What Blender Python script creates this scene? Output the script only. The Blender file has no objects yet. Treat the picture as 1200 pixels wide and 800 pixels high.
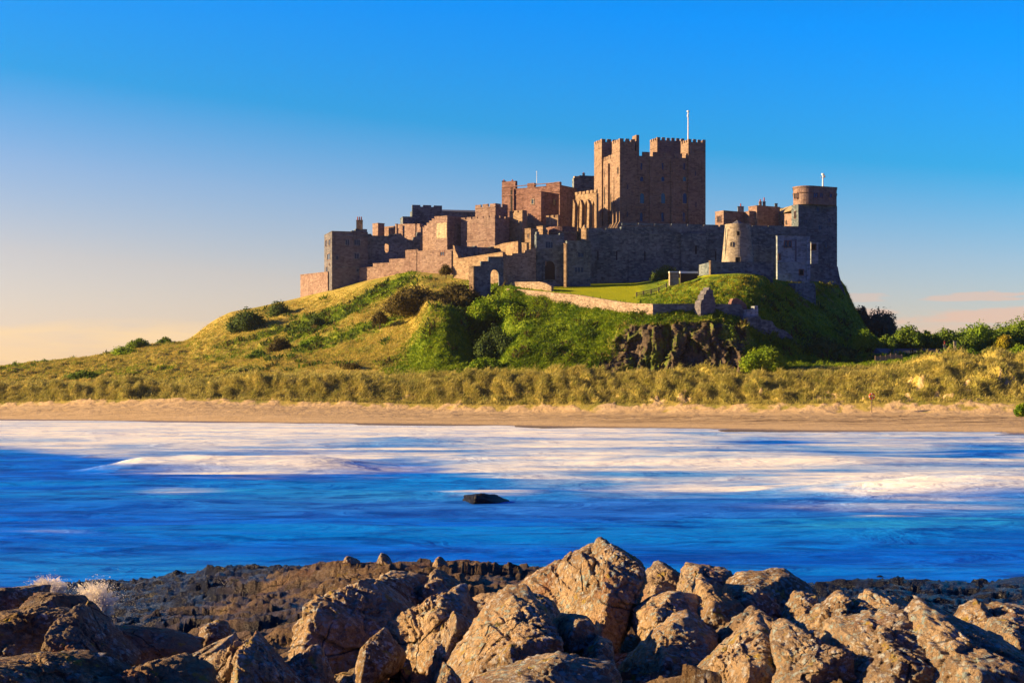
import bpy, math, random
import numpy as np
R = math.radians
rng = np.random.default_rng(7)
random.seed(7)
scene = bpy.context.scene
COL = scene.collection

# ------------------------------------------------------------------ camera
F, CX, HY, CH = 1800.0, 600.0, 455.0, 9.0          # focal length in px of the 1200 px photo, horizon row, eye height
cam = bpy.data.cameras.new('camera'); cam.sensor_width = 36; cam.lens = 54
cam.shift_y = 55 / 1200; cam.clip_start = .5; cam.clip_end = 9000
co = bpy.data.objects.new('camera', cam); COL.objects.link(co)
co.location = (0, 0, CH); co.rotation_euler = (R(90), 0, 0); scene.camera = co

# ------------------------------------------------------------------ sky and sun
SUN_EL, SUN_AZ = 16.0, -91.0                       # azimuth measured from +Y towards +X
SX = math.sin(R(SUN_AZ)) * math.cos(R(SUN_EL)); SY = math.cos(R(SUN_AZ)) * math.cos(R(SUN_EL)); SZ = math.sin(R(SUN_EL))
world = bpy.data.worlds.new('World'); scene.world = world; world.use_nodes = True
wt = world.node_tree; wt.nodes.clear()


class NT:
    """tiny node-tree writer"""
    def __init__(s, tree): s.t = tree
    def n(s, kind, **kw):
        nd = s.t.nodes.new(kind)
        for k, v in kw.items():
            if k.startswith('i_'):
                nd.inputs[k[2:].replace('_', ' ')].default_value = v
            else:
                setattr(nd, k, v)
        return nd
    def put(s, sock, v):
        if hasattr(v, 'is_output') or isinstance(v, bpy.types.NodeSocket): s.t.links.new(v, sock)
        else: sock.default_value = v
    def math(s, op, a, b=0.0, c=None, clamp=False):
        nd = s.t.nodes.new('ShaderNodeMath'); nd.operation = op; nd.use_clamp = clamp
        s.put(nd.inputs[0], a); s.put(nd.inputs[1], b)
        if c is not None: s.put(nd.inputs[2], c)
        return nd.outputs[0]
    def mix(s, f, a, b, mode='MIX'):
        nd = s.t.nodes.new('ShaderNodeMix'); nd.data_type = 'RGBA'; nd.blend_type = mode
        s.put(nd.inputs[0], f)
        for i, v in ((6, a), (7, b)):
            if isinstance(v, (tuple, list)) and len(v) == 3: v = (*v, 1)
            s.put(nd.inputs[i], v)
        return nd.outputs[2]
    def noise(s, vec, scale, detail=4, rough=.55, dist=0.0):
        nd = s.t.nodes.new('ShaderNodeTexNoise'); s.put(nd.inputs['Vector'], vec)
        nd.inputs['Scale'].default_value = scale; nd.inputs['Detail'].default_value = detail
        nd.inputs['Roughness'].default_value = rough; nd.inputs['Distortion'].default_value = dist
        return nd.outputs[0]
    def vor(s, vec, scale, feature='F1', out=0):
        nd = s.t.nodes.new('ShaderNodeTexVoronoi'); nd.feature = feature
        s.put(nd.inputs['Vector'], vec); nd.inputs['Scale'].default_value = scale
        return nd.outputs[out]
    def step(s, v, lo, hi):
        nd = s.t.nodes.new('ShaderNodeMapRange'); nd.interpolation_type = 'SMOOTHSTEP'
        s.put(nd.inputs[0], v); nd.inputs[1].default_value = lo; nd.inputs[2].default_value = hi
        return nd.outputs[0]
    def scale(s, vec, sc):
        nd = s.t.nodes.new('ShaderNodeMapping'); s.put(nd.inputs[0], vec); nd.inputs[3].default_value = sc
        return nd.outputs[0]
    def attr(s, name):
        nd = s.t.nodes.new('ShaderNodeAttribute'); nd.attribute_name = name
        return nd.outputs['Fac']
    def xyz(s, vec):
        nd = s.t.nodes.new('ShaderNodeSeparateXYZ'); s.put(nd.inputs[0], vec); return nd.outputs
    def obj(s): return s.t.nodes.new('ShaderNodeTexCoord').outputs['Object']
    def pos(s): return s.t.nodes.new('ShaderNodeNewGeometry').outputs['Position']
    def nrm(s): return s.t.nodes.new('ShaderNodeNewGeometry').outputs['Normal']
    def bump(s, h, strength, dist):
        nd = s.t.nodes.new('ShaderNodeBump'); nd.inputs['Strength'].default_value = strength
        nd.inputs['Distance'].default_value = dist; s.put(nd.inputs['Height'], h); return nd.outputs[0]


w = NT(wt)
sky = w.n('ShaderNodeTexSky'); sky.sky_type = 'NISHITA'; sky.sun_disc = False
sky.sun_elevation = R(SUN_EL); sky.sun_rotation = R(SUN_AZ); sky.air_density = 1.0; sky.dust_density = .6; sky.ozone_density = 2.2
dirv = w.n('ShaderNodeTexCoord').outputs['Generated']
dx = w.xyz(dirv)
cv = w.scale(dirv, (9, 9, 75))
cn = w.noise(cv, 1.0, 5, .55)
# low cloud banks just above the horizon, a thinner row of puffs above them on the right
wob_ = w.math('MULTIPLY', w.math('SUBTRACT', cn, .5), .034)
band = w.math('MULTIPLY', w.step(dx[2], .0, .012), w.math('SUBTRACT', 1.0, w.step(w.math('ADD', dx[2], wob_), .036, .043)))
cl1 = w.math('MULTIPLY', band, w.step(cn, .25, .6))
hz_ = w.math('MULTIPLY', w.step(dx[2], .034, .043), w.math('SUBTRACT', 1.0, w.step(dx[2], .046, .060)))
cl3 = w.math('MULTIPLY', w.step(w.math('MULTIPLY', w.noise(w.scale(dirv, (14, 14, 60)), 1.0, 5, .6), hz_), .36, .5), w.step(dx[0], .12, .24))
band2 = w.math('MULTIPLY', w.step(dx[2], .050, .056), w.math('SUBTRACT', 1.0, w.step(dx[2], .058, .068)))
cn2 = w.noise(w.scale(dirv, (26, 26, 170)), 1.0, 4, .5)
cl2 = w.math('MULTIPLY', w.step(w.math('MULTIPLY', cn2, band2), .46, .56), w.step(dx[0], .1, .3))
clouds = w.math('MINIMUM', w.math('ADD', w.math('MULTIPLY', cl1, .7), w.math('ADD', w.math('MULTIPLY', cl3, .7), w.math('MULTIPLY', cl2, .55))), 1.0)
# colour of the air: deep polarised blue overhead, pink-cream towards the horizon and towards the sun; the unseen sky behind the viewer is dimmed and blued to deepen the shade
tz = w.math('ADD', dx[2], w.math('MULTIPLY', dx[0], .10))
ramp = w.n('ShaderNodeValToRGB'); w.put(ramp.inputs[0], w.math('MULTIPLY', tz, 2.0)); cr = ramp.color_ramp
TINT = [(0, (2.02, 1.50, 1.55)), (.055, (1.85, 1.39, 1.44)), (.11, (1.15, 1.30, 1.70)), (.165, (.18, 1.18, 1.90)), (.245, (.02, 1.22, 2.7)), (.40, (.09, .75, 1.6))]
while len(cr.elements) < len(TINT): cr.elements.new(.5)
for e, (p_, c_) in zip(cr.elements, TINT): e.position = p_ * 2; e.color = (c_[0] / 2.7, c_[1] / 2.7, c_[2] / 2.7, 1)
tinted = w.mix(1.0, sky.outputs[0], ramp.outputs[0], 'MULTIPLY')
back_dim = w.step(dx[1], -.25, .45)
tinted = w.mix(1.0, tinted, w.mix(back_dim, (.035, .25, .66), (1, 1, 1)), 'MULTIPLY')
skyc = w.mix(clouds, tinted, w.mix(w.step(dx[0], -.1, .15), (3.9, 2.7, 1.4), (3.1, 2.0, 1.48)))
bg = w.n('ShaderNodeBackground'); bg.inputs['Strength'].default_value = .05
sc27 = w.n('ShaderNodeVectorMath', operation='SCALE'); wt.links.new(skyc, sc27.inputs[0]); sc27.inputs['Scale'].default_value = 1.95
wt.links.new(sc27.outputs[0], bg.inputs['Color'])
wo = w.n('ShaderNodeOutputWorld'); wt.links.new(bg.outputs[0], wo.inputs[0])

sl = bpy.data.lights.new('sun', 'SUN'); sl.energy = 5.0; sl.angle = R(.5); sl.color = (1, .68, .34)
so = bpy.data.objects.new('sun', sl); COL.objects.link(so)
from mathutils import Vector
so.rotation_euler = Vector((SX, SY, SZ)).to_track_quat('Z', 'Y').to_euler(); so.location = (-200, 100, 200)

vs = scene.view_settings
scene.display_settings.display_device = 'sRGB'
vs.view_transform = 'Standard'; vs.look = 'None'; vs.exposure = 1.50; vs.gamma = 1.0; vs.use_curve_mapping = False
scene.render.engine = 'CYCLES'
scene.cycles.use_denoising = True
scene.cycles.max_bounces = 5; scene.cycles.diffuse_bounces = 2; scene.cycles.glossy_bounces = 2; scene.cycles.transparent_max_bounces = 8
scene.cycles.sample_clamp_indirect = 4.0

# ------------------------------------------------------------------ numeric helpers
_p = np.random.default_rng(3).permutation(256); PERM = np.concatenate([_p, _p, _p])
GRAD = np.array([[1, 1, 0], [-1, 1, 0], [1, -1, 0], [-1, -1, 0], [1, 0, 1], [-1, 0, 1], [1, 0, -1], [-1, 0, -1], [0, 1, 1], [0, -1, 1], [0, 1, -1], [0, -1, -1]], float)


def perlin(P):
    P = np.asarray(P, float); I = np.floor(P).astype(int); f = P - I; I &= 255
    u = f * f * f * (f * (f * 6 - 15) + 10)
    def g(a, b, c):
        h = PERM[PERM[PERM[I[:, 0] + a] + I[:, 1] + b] + I[:, 2] + c] % 12
        return (GRAD[h] * (f - np.array([a, b, c]))).sum(1)
    def L(t, a, b): return a + t * (b - a)
    return L(u[:, 2], L(u[:, 1], L(u[:, 0], g(0, 0, 0), g(1, 0, 0)), L(u[:, 0], g(0, 1, 0), g(1, 1, 0))),
             L(u[:, 1], L(u[:, 0], g(0, 0, 1), g(1, 0, 1)), L(u[:, 0], g(0, 1, 1), g(1, 1, 1))))


def fbm(P, oct=4, gain=.5, ridged=False):
    P = np.asarray(P, float); s = np.zeros(len(P)); a = 1.0; q = P.copy()
    for _ in range(oct):
        v = perlin(q); s += a * ((1 - 2 * np.abs(v)) if ridged else v); q = q * 2.03 + 17.3; a *= gain
    return s


def facet_relief(X, cell, seed):
    """fractured chips: every cell of a jittered grid carries its own tilted plane"""
    q = X / cell; I = np.floor(q).astype(int); best = np.full(len(X), 1e9); val = np.zeros(len(X)); sec = np.full(len(X), 1e9)
    for dx_ in (-1, 0, 1):
        for dy_ in (-1, 0, 1):
            for dz_ in (-1, 0, 1):
                J = I + [dx_, dy_, dz_]; h = ((J[:, 0] * 73856093) ^ (J[:, 1] * 19349663) ^ (J[:, 2] * 83492791) ^ (seed * 2654435)) & 0x7fffffff
                rnd = lambda k: (((h * (1103515 + 2 * k) + 12345 * k) >> 7) & 1023) / 1023.0
                c = J + np.stack([rnd(1), rnd(2), rnd(3)], 1); dv = q - c; ds = (dv ** 2).sum(1)
                v = (dv * (np.stack([rnd(4), rnd(5), rnd(6)], 1) * 2 - 1)).sum(1) + .5 * (rnd(7) - .5)
                m = ds < best; sec = np.where(m, best, np.minimum(sec, ds)); val = np.where(m, v, val); best = np.where(m, ds, best)
    return val, sst(np.sqrt(sec) - np.sqrt(best), 0, .10)


def sst(x, a, b):
    t = np.clip((x - a) / (b - a), 0, 1); return t * t * (3 - 2 * t)


def zz(py, d): return CH + (HY - py) * d / F
def xx(px, d): return (px - CX) * d / F
def W(px, py, d): return np.array([xx(px, d), d, zz(py, d)])


# ------------------------------------------------------------------ object helpers
class MB:
    """collects polygons; build() links them as ONE mesh object"""
    def __init__(s): s.v = []; s.f = []
    def add(s, verts, faces):
        o = len(s.v); s.v += [tuple(map(float, p)) for p in verts]; s.f += [tuple(i + o for i in f) for f in faces]
    def prism(s, poly, z0, z1):
        """vertical prism over a counter-clockwise footprint; z0, z1 numbers or one per corner"""
        n = len(poly); z0 = [z0] * n if np.isscalar(z0) else z0; z1 = [z1] * n if np.isscalar(z1) else z1
        vs_ = [(p[0], p[1], z) for p, z in zip(poly, z0)] + [(p[0], p[1], z) for p, z in zip(poly, z1)]
        fs = [(i, (i + 1) % n, n + (i + 1) % n, n + i) for i in range(n)]
        s.add(vs_, fs + [tuple(range(n - 1, -1, -1)), tuple(range(n, 2 * n))])
    def frustum(s, c, r0, r1, z0, z1, n=24):
        a = [2 * math.pi * i / n for i in range(n)]
        vs_ = [(c[0] + r0 * math.cos(t), c[1] + r0 * math.sin(t), z0) for t in a] + [(c[0] + r1 * math.cos(t), c[1] + r1 * math.sin(t), z1) for t in a]
        s.add(vs_, [(i, (i + 1) % n, n + (i + 1) % n, n + i) for i in range(n)] + [tuple(range(n - 1, -1, -1)), tuple(range(n, 2 * n))])
    def slab(s, A, B, prof, th, off=0.0):
        """upright slab: outline prof [(metres along A->B, z)] counter-clockwise seen from the front, th metres thick"""
        A = np.array(A[:2], float); B = np.array(B[:2], float); u = (B - A) / np.linalg.norm(B - A); nrm = np.array([u[1], -u[0]])
        n = len(prof); fr = [A + u * q[0] + nrm * off for q in prof]; bk = [p - nrm * th for p in fr]
        vs_ = [(p[0], p[1], q[1]) for p, q in zip(fr, prof)] + [(p[0], p[1], q[1]) for p, q in zip(bk, prof)]
        s.add(vs_, [tuple(range(n)), tuple(range(2 * n - 1, n - 1, -1))] + [(i, n + i, n + (i + 1) % n, (i + 1) % n) for i in range(n)])
    def box(s, A, B, s0, s1, z0, z1, th, off=0.0):
        s.slab(A, B, [(s0, z0), (s1, z0), (s1, z1), (s0, z1)], th, off)
    def ring(s, A, B, outer, inner, th):
        """frame between two outlines on a wall face, th metres proud of it"""
        A = np.array(A[:2], float); B = np.array(B[:2], float); u = (B - A) / np.linalg.norm(B - A); nrm = np.array([u[1], -u[0]])
        n = len(outer)
        def P(q, o): p = A + u * q[0] + nrm * o; return (p[0], p[1], q[1])
        vs_ = [P(q, th) for q in outer] + [P(q, th) for q in inner] + [P(q, -.05) for q in outer] + [P(q, -.05) for q in inner]
        fs = []
        for i in range(n):
            j = (i + 1) % n
            fs += [(i, j, n + j, n + i), (2 * n + i, 2 * n + j, j, i), (n + i, n + j, 3 * n + j, 3 * n + i)]
        s.add(vs_, fs)
    def build(s, name, mat, parent=None, smooth=False):
        return mesh_obj(name, np.array(s.v, float), s.f, mat, parent, smooth)


ROOT = {}


def mesh_obj(name, V, Fc, mat, parent=None, smooth=False, attrs=None, mats=None, mi=None):
    off = ROOT.get(parent.name, np.zeros(3)) if parent is not None else np.zeros(3)
    me = bpy.data.meshes.new(name); V = np.asarray(V, np.float32) - off.astype(np.float32)
    if isinstance(Fc, np.ndarray):
        k = Fc.shape[1]; me.vertices.add(len(V)); me.vertices.foreach_set('co', V.ravel())
        me.loops.add(Fc.size); me.loops.foreach_set('vertex_index', Fc.astype(np.int32).ravel())
        me.polygons.add(len(Fc)); me.polygons.foreach_set('loop_start', np.arange(0, Fc.size, k, dtype=np.int32))
        me.update(calc_edges=True)
    else:
        me.from_pydata([tuple(v) for v in V], [], Fc); me.update()
    if smooth: me.polygons.foreach_set('use_smooth', np.ones(len(me.polygons), bool))
    for m in (mats or [mat]): me.materials.append(m)
    if mi is not None: me.polygons.foreach_set('material_index', mi.astype(np.int32))
    if attrs:
        for k, a in attrs.items():
            at = me.attributes.new(k, 'FLOAT', 'POINT'); at.data.foreach_set('value', a.astype(np.float32).ravel())
    o = bpy.data.objects.new(name, me); COL.objects.link(o)
    if parent is not None: o.parent = parent; ROOT[o.name] = off
    return o


def tag(o, label=None, cat=None, group=None, kind=None):
    if label: o['label'] = label
    if cat: o['category'] = cat
    if group: o['group'] = group
    if kind: o['kind'] = kind
    return o


def thing(name, label, cat, loc, group=None):
    o = bpy.data.objects.new(name, None); COL.objects.link(o); o.location = [float(v) for v in loc]; o.empty_display_size = .3
    ROOT[o.name] = np.array([float(v) for v in loc]); return tag(o, label, cat, group)


# ------------------------------------------------------------------ materials
def material(name, fn):
    m = bpy.data.materials.new(name); m.use_nodes = True; t = m.node_tree; t.nodes.clear(); s = NT(t)
    b = s.n('ShaderNodeBsdfPrincipled'); b.inputs['Roughness'].default_value = .85; b.inputs['Specular IOR Level'].default_value = .2
    out = s.n('ShaderNodeOutputMaterial'); t.links.new(b.outputs[0], out.inputs[0]); fn(s, b, out); return m


def stone(name, c1, c2, c3, sc=1.0, bump=.6):
    """coursed, weathered stone: big tonal patches, block-to-block variation, dark streaks, pale lime and soot blotches"""
    def fn(s, b, out):
        p = s.pos()
        n1 = s.noise(p, .16 * sc, 5, .65); n2 = s.noise(p, .9 * sc, 5, .7)
        q = s.scale(p, (.55, .55, 1.1)); blk = s.n('ShaderNodeTexVoronoi'); s.put(blk.inputs['Vector'], q); blk.inputs['Scale'].default_value = 1.6 * sc
        bv = s.xyz(blk.outputs['Color'])[0]
        c = s.mix(s.step(n1, .36, .64), c1, c2); c = s.mix(s.math('MULTIPLY', s.step(n2, .50, .70), .85), c, c3)
        c = s.mix(s.math('MULTIPLY', s.step(bv, .55, 1.0), .55), c, tuple(min(1, x * 1.35) for x in c2)); c = s.mix(s.math('MULTIPLY', s.math('SUBTRACT', 1.0, s.step(bv, .0, .35)), .5), c, tuple(x * .6 for x in c3))
        streak = s.noise(s.scale(p, (.8, .8, .05)), 1.0, 5, .65)
        c = s.mix(s.math('MULTIPLY', s.step(streak, .52, .74), .55), c, tuple(x * .4 for x in c1))
        s.put(b.inputs['Base Color'], c); s.put(b.inputs['Normal'], s.bump(s.math('ADD', bv, n2), bump, .3))
        b.inputs['Roughness'].default_value = .92
    return material(name, fn)


M = {}
M['pink'] = stone('pink_sandstone', (0.214, 0.141, 0.112), (0.261, 0.187, 0.145), (0.162, 0.099, 0.079))
M['gold'] = stone('golden_sandstone', (0.249, 0.174, 0.104), (0.309, 0.224, 0.134), (0.184, 0.117, 0.071))
M['red'] = stone('red_sandstone', (0.181, 0.097, 0.075), (0.230, 0.137, 0.106), (0.121, 0.066, 0.052))
M['keep'] = stone('keep_stone', (0.204, 0.139, 0.095), (0.253, 0.181, 0.122), (0.141, 0.087, 0.066))
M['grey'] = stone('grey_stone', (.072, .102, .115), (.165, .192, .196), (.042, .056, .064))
M['rubble'] = stone('rubble_stone', (0.275, 0.203, 0.137), (0.360, 0.282, 0.197), (0.144, 0.098, 0.066), 1.4, .9)
M['pale'] = stone('pale_render', (0.200, 0.250, 0.270), (0.290, 0.340, 0.360), (0.150, 0.150, 0.145))
M['mill'] = stone('mill_stone', (0.266, 0.223, 0.157), (0.326, 0.278, 0.199), (0.205, 0.169, 0.120))
def plain(name, col, rough=.7, spec=.3, metal=0):
    def fn(s, b, out):
        n = s.noise(s.pos(), 3.0, 4, .6)
        s.put(b.inputs['Base Color'], s.mix(n, tuple(x * .75 for x in col), tuple(min(1, x * 1.2) for x in col)))
        b.inputs['Roughness'].default_value = rough; b.inputs['Specular IOR Level'].default_value = spec; b.inputs['Metallic'].default_value = metal
    return material(name, fn)
M['slate'] = plain('roof_slate', (.10, .105, .12), .6, .4)
M['tan_roof'] = plain('stone_tile_roof', (.30, .24, .13), .85)
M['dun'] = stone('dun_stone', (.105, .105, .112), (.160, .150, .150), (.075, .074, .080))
M['lime'] = stone('lime_render', (0.355, 0.305, 0.192), (0.412, 0.355, 0.227), (0.284, 0.234, 0.142))
M['pane'] = plain('window_pane', (.018, .026, .034), .12, .6)
M['teal'] = plain('leaded_pane', (.03, .13, .14), .2, .6)
M['pot'] = plain('chimney_pot', (.36, .07, .04), .8)
M['white'] = plain('white_paint', (.78, .77, .74), .5)
M['wood'] = plain('weathered_wood', (.26, .19, .12), .9)
M['dark'] = plain('dark_opening', (.02, .018, .016), .95)
M['door'] = plain('oak_door', (.045, .032, .022), .9)
M['ringred'] = plain('lifebuoy_red', (.62, .06, .03), .5)
M['yellow'] = plain('yellow_render', (.62, .43, .12), .8)
M['bark'] = plain('bark', (.09, .06, .04), .95)


def leaf(name, c1, c2, c3=None, scale=.25, trans=.35):
    def fn(s, b, out):
        p = s.pos(); n = s.noise(p, scale, 4, .65); n2 = s.noise(p, scale * 7, 2, .6)
        c = s.mix(s.step(n, .35, .65), c1, c2)
        c = s.mix(s.math('MULTIPLY', s.step(n2, .5, .75), .6), c, c3 or tuple(min(1, x * 1.5) for x in c2))
        s.put(b.inputs['Base Color'], c); b.inputs['Roughness'].default_value = .8; b.inputs['Specular IOR Level'].default_value = .12
        tr = s.n('ShaderNodeBsdfTranslucent'); s.put(tr.inputs[0], c)
        mx = s.n('ShaderNodeMixShader'); mx.inputs[0].default_value = trans
        s.t.links.new(b.outputs[0], mx.inputs[1]); s.t.links.new(tr.outputs[0], mx.inputs[2]); s.t.links.new(mx.outputs[0], out.inputs[0])
    return material(name, fn)


M['marram'] = leaf('marram_grass', (.40, .37, .09), (.55, .475, .13), (.68, .56, .19), .15, .3)
M['marram_green'] = leaf('green_marram', (.24, .27, .045), (.40, .36, .08), None, .12, .3)
M['hay'] = leaf('dry_hill_grass', (.45, .36, .07), (.62, .48, .11), (.70, .54, .16), .06, .3)
M['lush'] = leaf('lush_grass', (.10, .20, .008), (.29, .39, .018), (.46, .46, .035), .10, .3)
M['goldgrass'] = leaf('golden_grass', (.30, .28, .018), (.42, .34, .025), None, .15, .3)
M['shrub'] = leaf('dark_shrub_leaf', (.05, .085, .018), (.09, .135, .026), None, .3, .25)
M['brownshrub'] = leaf('brown_shrub_leaf', (.075, .058, .018), (.11, .09, .02), (.18, .135, .03), .3, .25)
M['treegreen'] = leaf('tree_leaf', (.085, .16, .016), (.16, .24, .02), (.25, .30, .035), .25, .3)
M['bluetree'] = leaf('far_tree_leaf', (.03, .07, .05), (.05, .10, .06), None, .2, .2)
M['brightbush'] = leaf('bright_bush_leaf', (.12, .22, .012), (.20, .30, .02), None, .3, .3)


def terrain_fn(s, b, out):
    p = s.pos()
    n1 = s.noise(p, .045, 5, .6); n2 = s.noise(p, .5, 5, .65); n3 = s.noise(s.scale(p, (1, 1, .35)), 1.8, 3, .7)
    dry = s.mix(s.step(n2, .35, .65), (.30, .245, .05), (.44, .35, .085))
    dry = s.mix(s.math('MULTIPLY', s.step(n1, .45, .62), .7), dry, (.16, .18, .025))
    lush = s.mix(s.step(n2, .35, .65), (.085, .15, .010), (.20, .27, .018))
    lush = s.mix(s.math('MULTIPLY', s.step(n3, .5, .7), .5), lush, (.23, .22, .03))
    c = s.mix(s.attr('lush'), dry, lush)
    lawn = s.mix(s.noise(p, .12, 3, .5), (.27, .34, .004), (.42, .42, .006))
    c = s.mix(s.attr('lawn'), c, lawn)
    rk = s.mix(s.step(s.noise(s.scale(p, (1, 1, .22)), .7, 5, .7), .35, .7), (.045, .038, .028), (.15, .11, .07))
    rk = s.mix(s.math('MULTIPLY', s.step(s.noise(s.scale(p, (1, 1, .4)), .22, 5, .7), .47, .60), .9), rk, (.11, .15, .02))
    c = s.mix(s.attr('rock'), c, rk)
    px = s.xyz(p)
    sn = s.noise(s.scale(p, (.06, .45, 1)), 1.0, 5, .65); sn2 = s.noise(p, 2.2, 4, .7)
    sand = s.mix(s.step(sn, .35, .65), (.47, .335, .165), (.58, .43, .23))
    sand = s.mix(s.math('MULTIPLY', s.step(sn2, .55, .7), .5), sand, (.35, .235, .11))
    wr = s.math('MULTIPLY', s.step(s.noise(s.scale(p, (.05, .7, .5)), 1.0, 5, .75), .47, .58), s.attr('wrack'))
    sand = s.mix(wr, sand, (.11, .07, .035))
    sand = s.mix(s.math('SUBTRACT', 1.0, s.step(px[2], .05, .42)), sand, (.16, .115, .07))
    c = s.mix(s.attr('sand'), c, sand)
    s.put(b.inputs['Base Color'], c)
    hgt = s.math('ADD', n2, s.math('MULTIPLY', n3, .6)); s.put(b.inputs['Normal'], s.bump(hgt, .6, .5))
    wet = s.math('MULTIPLY', s.math('SUBTRACT', 1.0, s.step(px[2], .05, .38)), s.attr('sand')); s.put(b.inputs['Roughness'], s.math('SUBTRACT', .95, s.math('MULTIPLY', wet, .7))); s.put(b.inputs['Specular IOR Level'], s.math('ADD', .08, s.math('MULTIPLY', wet, .4)))
M['terrain'] = material('hillside_ground', terrain_fn)


def water_fn(s, b, out):
    p = s.pos()
    big = s.noise(s.scale(p, (.014, .05, 1)), 1.0, 4, .55, .4); mid = s.noise(s.scale(p, (.115, .21, 1)), 1.0, 5, .58, .8)
    fine = s.noise(s.scale(p, (.22, 1.3, 1)), 1.0, 5, .65, .5)
    c = s.mix(s.step(mid, .34, .64), (.0004, .080, .50), (.001, .165, .82))
    c = s.mix(s.math('MULTIPLY', s.step(big, .42, .66), .8), c, (.002, .27, .80))
    c = s.mix(s.math('MULTIPLY', s.attr('shoal'), s.step(mid, .3, .7)), c, (.03, .38, .55))
    c = s.mix(s.math('MULTIPLY', s.attr('aer'), .75), c, s.mix(s.step(mid, .3, .7), (.07, .33, .62), (.20, .48, .66)))
    c = s.mix(s.math('MULTIPLY', s.math('SUBTRACT', 1.0, s.step(s.noise(s.scale(p, (.17, .42, 1)), 1.0, 4, .6, .8), .34, .52)), s.math('SUBTRACT', .75, s.math('MULTIPLY', s.attr('aer'), .7))), c, (.0003, .058, .34))
    f0 = s.attr('foam')
    st = s.noise(s.scale(p, (.028, .10, 1)), 1.0, 4, .55, 1.0); sp = s.noise(s.scale(p, (.16, .8, 1)), 1.0, 4, .65, .6)
    f = s.math('ADD', f0, s.math('ADD', s.math('MULTIPLY', s.math('SUBTRACT', st, .5), 1.15), s.math('MULTIPLY', s.math('SUBTRACT', sp, .5), .55)))
    f = s.math('MULTIPLY', s.step(f, .08, 1.0), s.step(f0, .02, .2))
    foamc = s.mix(s.step(s.math('ADD', st, s.math('MULTIPLY', s.math('SUBTRACT', sp, .5), .35)), .36, .62), (.56, .65, .74), (.88, .86, .73))
    c = s.mix(f, c, foamc)
    h = s.math('ADD', s.math('MULTIPLY', mid, 1.0), s.math('MULTIPLY', fine, .45)); h = s.math('ADD', h, s.math('MULTIPLY', f, .35))
    nb = s.bump(h, .65, .9)
    s.t.nodes.remove(b)
    df = s.n('ShaderNodeBsdfDiffuse'); s.put(df.inputs['Color'], c); s.put(df.inputs['Normal'], nb)
    gl = s.n('ShaderNodeBsdfGlossy'); gl.inputs['Roughness'].default_value = .28; s.put(gl.inputs['Normal'], nb)
    fr = s.n('ShaderNodeFresnel'); fr.inputs['IOR'].default_value = 1.33; s.put(fr.inputs['Normal'], nb)
    mx = s.n('ShaderNodeMixShader'); s.put(mx.inputs[0], s.math('MULTIPLY', s.math('MULTIPLY', fr.outputs[0], .16), s.math('SUBTRACT', 1.0, f)))
    s.t.links.new(df.outputs[0], mx.inputs[1]); s.t.links.new(gl.outputs[0], mx.inputs[2]); s.t.links.new(mx.outputs[0], out.inputs[0])
M['water'] = material('sea_water', water_fn)


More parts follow.
